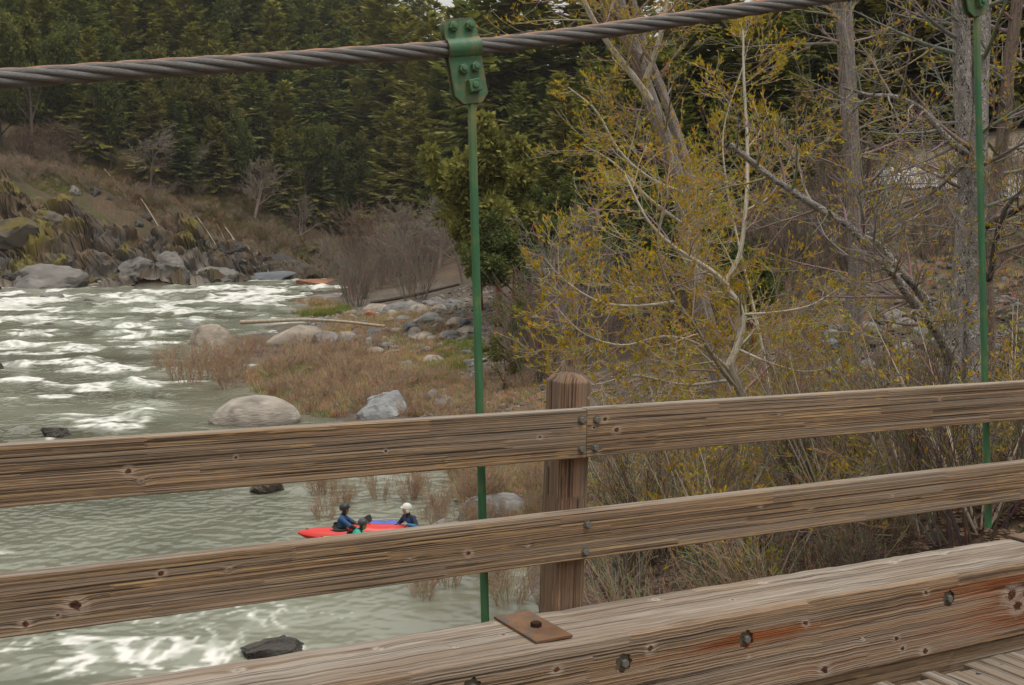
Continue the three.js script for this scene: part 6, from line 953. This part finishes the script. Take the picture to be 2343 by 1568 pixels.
buddingTree('lichen_tree', 'twin-stemmed tree with lichen-speckled grey bark behind the second hanger rod', { seed: 1401, base: [2200, 15.5], o: greyO, size: 0.06, buds: 0.2, stems: [
  { root: [-0.12, 0], pts: [[2178, 1100, 15.6], [2178, 900, 15.7], [2192, 720, 15.8], [2208, 560, 15.9], [2214, 400, 16], [2203, 200, 16], [2198, 20, 16], [2196, -120, 16]], r: [0.165, 0.115], mat: lichenBark, n: 13, from: 0.5, len: 2.0, fwd: 0.2, lift: 0.0 },
  { root: [0.16, 0], pts: [[2222, 1100, 15.5], [2222, 900, 15.6], [2228, 700, 15.7], [2236, 520, 15.8], [2240, 300, 15.9], [2246, 100, 16], [2252, -100, 16]], r: [0.155, 0.11], mat: lichenBark, n: 13, from: 0.5, len: 2.0, fwd: 0.2, lift: 0.0 },
  { limb: 1, pts: [[2180, 830, 15.6], [2150, 770, 15.4], [2090, 690, 15.2], [2020, 600, 15], [1940, 518, 14.9], [1850, 462, 14.8], [1760, 402, 14.7], [1670, 330, 14.6]], r: [0.085, 0.035], mat: lichenBark, n: 16, from: 0.2, len: 1.2, lift: 0.1 },
  { limb: 1, pts: [[2160, 790, 15.5], [2120, 690, 15.3], [2060, 620, 15.1], [2010, 560, 15.1], [1960, 535, 15.1]], r: [0.065, 0.035], mat: lichenBark, n: 12, from: 0.1, len: 1.1, lift: 0.1 },
  { limb: 1, pts: [[2214, 355, 15.9], [2170, 320, 15.7], [2100, 245, 15.5], [2040, 220, 15.4], [1990, 218, 15.3], [1930, 200, 15.2]], r: [0.06, 0.02], mat: lichenBark, n: 12, from: 0.1, len: 1.3, lift: 0.1 },
  { limb: 1, pts: [[2210, 370, 15.9], [2170, 410, 15.6], [2120, 450, 15.3], [2070, 475, 15.2]], r: [0.035, 0.012], mat: darkBark, n: 7, from: 0.1, len: 0.8, lift: -0.1 },
  { limb: 1, pts: [[2238, 530, 15.8], [2290, 500, 15.6], [2350, 470, 15.4], [2420, 440, 15.3]], r: [0.05, 0.03], mat: darkBark, n: 8, from: 0.1, len: 1.0, lift: 0.0 },
  { limb: 1, pts: [[2236, 600, 15.8], [2262, 640, 15.6], [2276, 560, 15.5], [2300, 480, 15.4], [2345, 430, 15.3]], r: [0.045, 0.025], mat: darkBark, n: 8, from: 0.2, len: 1.0, lift: 0.0 }] });
buddingTree('reddish_tree', 'slender brown trunk with flaking bark leaning beside the twin-stemmed tree', { seed: 1501, base: [2262, 19], o: greyO, size: 0.08, buds: 0.35, stems: [
  { root: [0, 0], pts: [[2258, 800, 19], [2256, 600, 19], [2262, 500, 19], [2280, 400, 19], [2296, 300, 19], [2308, 160, 19], [2326, 20, 19], [2345, -120, 19]], r: [0.14, 0.09], mat: bark([0.24, 0.175, 0.135], 0.03), n: 22, from: 0.3, len: 2.0, fwd: 0.2, lift: 0.05 }] });
buddingTree('willow_sapling', 'slender budding sapling with upright wands beside the crooked pale tree', { seed: 1601, base: [1780, 20], o: paleO, size: 0.085, buds: 0.8, stems: [
  { root: [0, 0], pts: [[1770, 1000, 20], [1745, 800, 20.4], [1690, 560, 20.8], [1662, 420, 21], [1655, 300, 21], [1700, 150, 21], [1715, 90, 21]], r: [0.035, 0.006], mat: paleBark, n: 14, from: 0.3, len: 1.2 },
  { root: [0.1, 0.1], pts: [[1720, 1000, 20], [1640, 820, 20], [1600, 640, 20], [1560, 480, 20], [1470, 380, 20]], r: [0.03, 0.006], mat: paleBark, n: 14, from: 0.3, len: 1.2 }] });
for (const [u, d, k, lab] of [[1460, 23, 1, 'low budding bush just beyond the post'], [1620, 18, 2, 'low budding bush below the lower rail beside the post'], [1850, 21, 3, 'budding bush between the grey tree and the crooked tree'], [2060, 19, 4, 'budding bush at the foot of the twin trunk'], [2320, 15, 5, 'budding bush near the second hanger rod'], [1400, 27, 6, 'thin budding bush near the water behind the post'], [1540, 29, 7, 'budding bush under the leaning grey trunk'], [1740, 15.5, 8, 'budding bush below the railing between post and pale trunk'], [1930, 16, 9, 'budding bush at the foot of the straight grey tree'], [2120, 14.5, 10, 'budding bush just before the twin lichen trunk'], [1520, 20, 11, 'spindly budding bush over the water margin by the post'], [2260, 13.5, 12, 'budding bush under the second hanger rod'], [1680, 23, 13, 'budding bush behind the crooked pale tree']]) {
  const rnd = rngOf(1700 + k), b = onGround(u, d), stems = []; for (let s = 0; s < 9; s++) { const a = rnd() * 6.28, h = 1.4 + 1.5 * rnd(); stems.push({ root: [0, 0], w: [V(Math.cos(a) * h * 0.25, h * 0.5, Math.sin(a) * h * 0.25), V(Math.cos(a) * h * 0.5, h, Math.sin(a) * h * 0.5)] }); }
  const t = thing('budding_bush', lab, 'bush'), tw = new GB(true), lf = new GB(true), tips = []; t.position.copy(b).add(V(0, -0.1, 0));
  stems.forEach((s) => { const cv = new THREE.CatmullRomCurve3([V(0, 0, 0), ...s.w]), P = cv.getPoints(8); tw.tube(P, P.map((_, q) => mix(0.016, 0.005, q / 8)), 5, [0.50, 0.43, 0.34]); for (let q = 0; q < 8; q++) { const i = 1 + Math.floor(rnd() * 7), T = P[i + 1 > 8 ? 8 : i + 1].clone().sub(P[i - 1]).normalize(), sd = rv(rnd).cross(T).normalize(); grow(tw, P[i], T.multiplyScalar(0.6).add(sd).normalize(), 0.5 + 0.5 * rnd(), 0.006, 1, tanO, rnd, tips); } });
  mesh('stems', tw.geo(), twigMat, t).userData.kind = 'stuff'; tufts(lf, tips, rnd, 0.65, 0.065); mesh('leaf_buds', lf.geo(), leafMat, t).userData.kind = 'stuff';
}

// thin moist air of the river valley
scene.fog = new THREE.FogExp2(new THREE.Color(0.84, 0.85, 0.84), 0.00013);
renderer.render(scene, camera);
